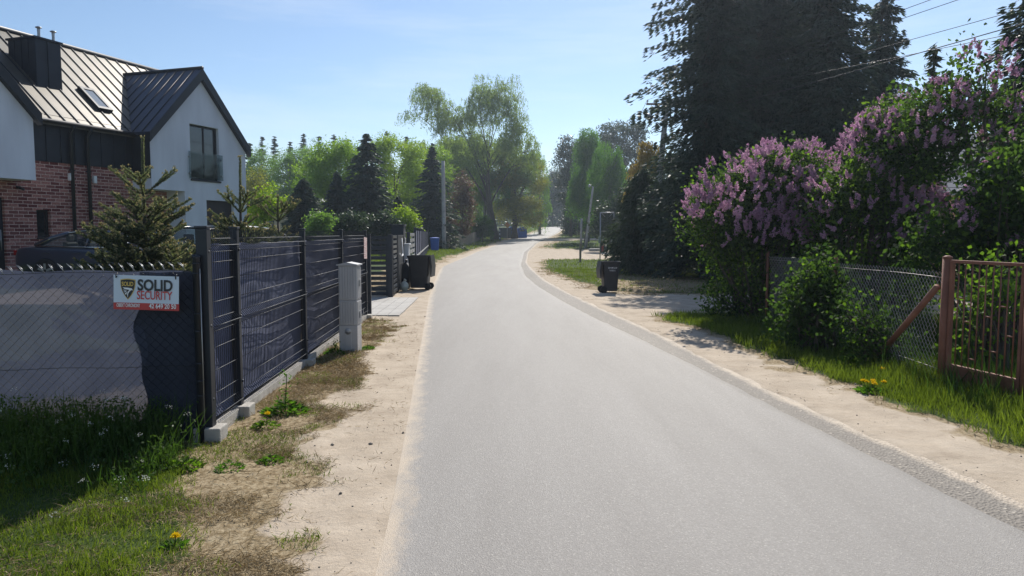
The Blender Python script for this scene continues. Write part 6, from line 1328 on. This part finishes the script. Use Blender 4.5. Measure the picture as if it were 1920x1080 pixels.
# rank shaded weeds in front of the cloth fence
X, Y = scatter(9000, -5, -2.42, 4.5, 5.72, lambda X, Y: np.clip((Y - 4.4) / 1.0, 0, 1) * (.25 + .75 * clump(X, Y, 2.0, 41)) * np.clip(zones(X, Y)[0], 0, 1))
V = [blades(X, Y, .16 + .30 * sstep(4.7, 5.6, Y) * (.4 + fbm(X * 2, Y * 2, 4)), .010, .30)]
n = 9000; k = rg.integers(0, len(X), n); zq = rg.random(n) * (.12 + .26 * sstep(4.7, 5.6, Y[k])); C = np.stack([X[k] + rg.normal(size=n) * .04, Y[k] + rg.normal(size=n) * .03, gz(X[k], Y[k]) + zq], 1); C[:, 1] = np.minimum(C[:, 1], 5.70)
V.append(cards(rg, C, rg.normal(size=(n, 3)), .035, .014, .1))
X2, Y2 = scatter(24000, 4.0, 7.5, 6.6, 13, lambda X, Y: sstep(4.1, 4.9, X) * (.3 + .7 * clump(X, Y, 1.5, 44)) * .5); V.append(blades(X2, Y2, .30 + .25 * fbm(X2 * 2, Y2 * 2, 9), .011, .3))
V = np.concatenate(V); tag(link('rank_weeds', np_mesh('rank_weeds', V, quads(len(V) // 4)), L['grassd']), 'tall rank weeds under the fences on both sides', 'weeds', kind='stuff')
# white flower heads on thin stalks on the left
X, Y = scatter(60, -4.2, -2.05, 3.6, 5.65, lambda X, Y: np.clip(zones(X, Y)[0], 0, 1) * (.2 + .8 * clump(X, Y, 2.2, 47))); n = len(X); hh = rg.uniform(.16, .30, n) + .22 * sstep(4.6, 5.5, Y); Z = gz(X, Y)
V = [blades(X, Y, hh / .95, .005, .10)]
q = np.repeat(np.arange(n), 12); m = len(q); C = np.stack([X[q], Y[q], Z[q] + hh[q] * .88], 1) + rg.normal(size=(m, 3)) * np.array([.013, .013, .008]); VF = cards(rg, C, rg.normal(size=(m, 3)), .009, .007, .1)
tag(link('weed_stalks', np_mesh('weed_stalks', V[0], quads(n)), L['grassd']), 'thin stalks of flowering weeds in the left foreground', 'weeds', kind='stuff')
tag(link('white_flowers', np_mesh('white_flowers', VF, quads(m)), L['whitef']), 'tiny white flower heads of the weeds in the left foreground', 'flowers', kind='stuff')
# dry straw lying on the sand
Vs = []
def addd(n, box, ln, w):
    X, Y = scatter(n, *box, lambda X, Y: np.clip(zones(X, Y)[1] - .72 * zones(X, Y)[0], .012, 1) * (.08 + .92 * clump(X, Y, 2.6, 51)) * offroad(X, Y)); n = len(X); l_ = ln * rg.uniform(.5, 1.6, n)
    D = np.stack([rg.normal(size=n), rg.normal(size=n), np.abs(rg.normal(size=n)) * .30], 1); D = norm(D); C = np.stack([X, Y, gz(X, Y) + .004], 1) + D * (l_ * .4)[:, None]; C[:, 2] += .004; Vs.append(cards(rg, C, D, l_, w * rg.uniform(.6, 1.4, n), .15))
addd(120000, (-3.0, -.6, 2.6, 8.5), .060, .0040); addd(60000, (-3.2, -.8, 8.5, 14.2), .075, .007); addd(14000, (2.2, 6, 2.8, 14), .06, .006); addd(24000, (0, 9, 18, 34), .11, .012); addd(8000, (-5, -2, 19, 40), .11, .012)
V = np.concatenate(Vs); tag(link('dry_grass', np_mesh('dry_grass', V, quads(len(V) // 4)), L['straw']), 'brown dry grass and straw on the sandy verges', 'dry grass', kind='stuff')
Vs = []   # scattered thin green tufts in the dry strip by the fence
X, Y = scatter(70000, -2.75, -1.0, 3.2, 14, lambda X, Y: zones(X, Y)[1] * sstep(.44, .62, fbm(X * 2.6, Y * 2.6, 61)) * (1 - zones(X, Y)[0] * .8) * np.clip(1.25 - (Y - 3) / 12, .3, 1)); Vs.append(blades(X, Y, .022 + .035 * fbm(X * 5, Y * 5, 2), .0050, .7))
V = np.concatenate(Vs); tag(link('sparse_grass', np_mesh('sparse_grass', V, quads(len(V) // 4)), L['grass']), 'sparse green tufts in the dry strip beside the panel fence', 'grass', kind='stuff')
# single weeds and dandelions
def weed(label, px, py, r, n, h, lm='shrub', ls=.07, stem=0.0, flowers=0, name='weed_plant', cat='weed'):
    x, y = gp(px, py); t = thing(name, label, cat, (x, y, yz(x, y))); a = rg.random(n) * 6.28; rr = r * np.sqrt(rg.random(n)); zz = h * (1 - rr / r) * rg.uniform(.2, 1, n) + .01
    D = np.stack([np.cos(a), np.sin(a), rg.uniform(.0, .9, n)], 1); link('leaves', np_mesh('leaves', cards(rg, np.stack([np.cos(a) * rr, np.sin(a) * rr, zz], 1), D, ls * rg.uniform(.6, 1.3, n), ls * .36 * rg.uniform(.6, 1.2, n), .12), quads(n)), L[lm], t)
    if stem:
        b = MB(); b.tube([(0, 0, 0), (.01, .0, stem * .5), (.02, .01, stem)], [.006, .005, .003], 5); b.build('stem', L['grassd'], t); m = 60; z = rg.uniform(.1, 1, m) * stem
        link('stem_leaves', np_mesh('stem_leaves', cards(rg, np.stack([.015 * z / stem, 0 * z, z], 1) + rg.normal(size=(m, 3)) * .035, rg.normal(size=(m, 3)), .045, .016, .1), quads(m)), L[lm], t)
    for i in range(flowers):
        a_ = i * 2.4; d_ = r * (.15 + .7 * (i / max(1, flowers))); c = np.array([math.cos(a_) * d_, math.sin(a_) * d_, h + .03 + .03 * rg.random()]); m = 60; D = rg.normal(size=(m, 3)); D[:, 2] = np.abs(D[:, 2]) * .5
        b = MB(); b.tube([(c[0] * .3, c[1] * .3, 0), tuple(c)], .003, 5); fo = b.build('flower_stalk', L['grassd'], t); link('flower_head', np_mesh('flower_head', cards(rg, c + norm(D) * .016, D, .032, .012, 0), quads(m)), L['yellow'], fo)
weed('leafy green weed with one upright stem beside the panel fence', 535, 780, .20, 260, .16, 'shrub', .075, .36)
weed('small green weed below the leafy one on the dry strip', 508, 866, .10, 120, .07, 'shrub', .045)
weed('pale green weed with a yellow flower close to the concrete plinth', 498, 806, .12, 140, .08, 'lilacb', .05, 0, 1)
weed('spreading weed tuft at the corner post base', 345, 882, .13, 150, .10, 'lilacb', .06)
weed('low round weed on the bare dry ground left of the sand', 430, 885, .11, 120, .06, 'shrub', .04)
weed('grey green weed at the foot of the electricity cabinet', 628, 668, .16, 180, .12, 'shrub', .06, .16)
weed('small weed tuft on the sand right of the electricity cabinet', 690, 656, .10, 110, .05, 'shrub', .05)
weed('lone dandelion with one yellow flower on dry ground in the foreground', 326, 1028, .08, 70, .03, 'shrub', .05, 0, 1, 'dandelion', 'dandelion')
weed('cluster of bright yellow dandelions on the right grass verge', 1633, 738, .16, 120, .07, 'shrub', .08, 0, 6, 'dandelion', 'dandelion')
weed('single dandelion behind the bright yellow cluster', 1652, 716, .07, 60, .08, 'shrub', .07, 0, 1, 'dandelion', 'dandelion')
weed('broad leaved dock plant in the grass before the mesh fence', 1590, 690, .22, 170, .16, 'lilacb', .12)
weed('clump of leafy weeds at the lower right of the gate', 1880, 760, .28, 260, .22, 'shrub', .10)
# driveway slabs in the gateway and bits of litter
P = [gp(*p) for p in [(694, 598), (744, 596), (792, 561), (746, 558)]]; b = MB(); (ax, ay), (bx_, by_), (cx_, cy_), (dx_, dy_) = P
cor = [(-6.2, 14.5), (-2.28, 14.5), (-2.42, 18.55), (-6.2, 18.55)]; nxp, nyp = 16, 17
for i in range(nxp):
    for j in range(nyp):
        def Q(u, v): return (cor[0][0] * (1 - v) + cor[3][0] * v) * (1 - u) + (cor[1][0] * (1 - v) + cor[2][0] * v) * u, cor[0][1] * (1 - v) + cor[3][1] * v
        u0, u1, v0, v1 = (i + .02) / nxp, (i + .98) / nxp, (j + .02) / nyp, (j + .98) / nyp; p4 = [Q(u0, v0), Q(u1, v0), Q(u1, v1), Q(u0, v1)]; zt = .045; b.face([(p[0], p[1], zt) for p in p4])
        for k in range(4): a_, c_ = p4[k], p4[(k + 1) % 4]; b.face([(a_[0], a_[1], -.05), (c_[0], c_[1], -.05), (c_[0], c_[1], zt), (a_[0], a_[1], zt)])
tag(b.build('driveway', mat('pale_concrete_slabs', (.36, .345, .32), .9, col2=(.45, .43, .40), scale=2, bump=.2, bscale=60)), 'pale concrete slab driveway leading under the open gate', 'driveway', kind='structure')

# pebbles, crumbs of asphalt and bark litter on the sand
X, Y = scatter(26000, -3.0, 6, 2.8, 16, lambda X, Y: np.clip(1 - zones(X, Y)[0], 0, 1) * np.clip(1.2 - Y / 16, .1, 1) * (.25 + .75 * clump(X, Y, 3.1, 71)) * np.where(np.minimum(np.abs(X - Lf(Y)), np.abs(X - Of(Y))) < .35, .55, .22) * ((X < Lf(Y) + .02) | (X > Of(Y) - .1)))
n = len(X); r_ = .0035 * np.exp(rg.normal(size=n) * .55); base = np.array([(1, 0, 0), (-1, 0, 0), (0, 1, 0), (0, -1, 0), (0, 0, .7), (0, 0, -.7)]); sc3 = rg.uniform(.6, 1.4, (n, 6, 1)); an = rg.random(n) * 6.28
P_ = base[None] * sc3 * r_[:, None, None]; c_, s_ = np.cos(an)[:, None], np.sin(an)[:, None]; P_ = np.stack([P_[..., 0] * c_ - P_[..., 1] * s_, P_[..., 0] * s_ + P_[..., 1] * c_, P_[..., 2]], -1) + np.stack([X, Y, gz(X, Y) + r_ * .3], 1)[:, None]
F_ = np.array([(0, 2, 4), (2, 1, 4), (1, 3, 4), (3, 0, 4), (2, 0, 5), (1, 2, 5), (3, 1, 5), (0, 3, 5)]); F_ = (F_[None] + np.arange(n)[:, None, None] * 6).reshape(-1, 3)
L['stone'] = leafmat('mixed_small_stones', (.09, .08, .07), (.38, .34, .29), 0.0, (1, 1, 1), .85)
tag(link('pebbles', np_mesh('pebbles', P_.reshape(-1, 3), F_), L['stone']), 'small pebbles and crumbs scattered over the sandy verges', 'pebbles', kind='stuff')
# ------------------------------------------------------------------ thin haze added to lift the darks and imitate a glare veil
b = MB(); b.box((-470, -70, -2.0), (470, 960, 34))
hm = bpy.data.materials.new('glare_veil_haze'); hm.use_nodes = True; hn = hm.node_tree.nodes; hn.remove(hn['Principled BSDF'])
pv = hn.new('ShaderNodeVolumePrincipled'); pv.inputs['Color'].default_value = (.72, .85, 1.0, 1); pv.inputs['Density'].default_value = .0006; pv.inputs['Anisotropy'].default_value = .6
hm.node_tree.links.new(pv.outputs[0], hn['Material Output'].inputs['Volume'])
tag(b.build('haze', hm), 'thin pale haze added over the lane to imitate a glare veil', 'haze', kind='stuff')
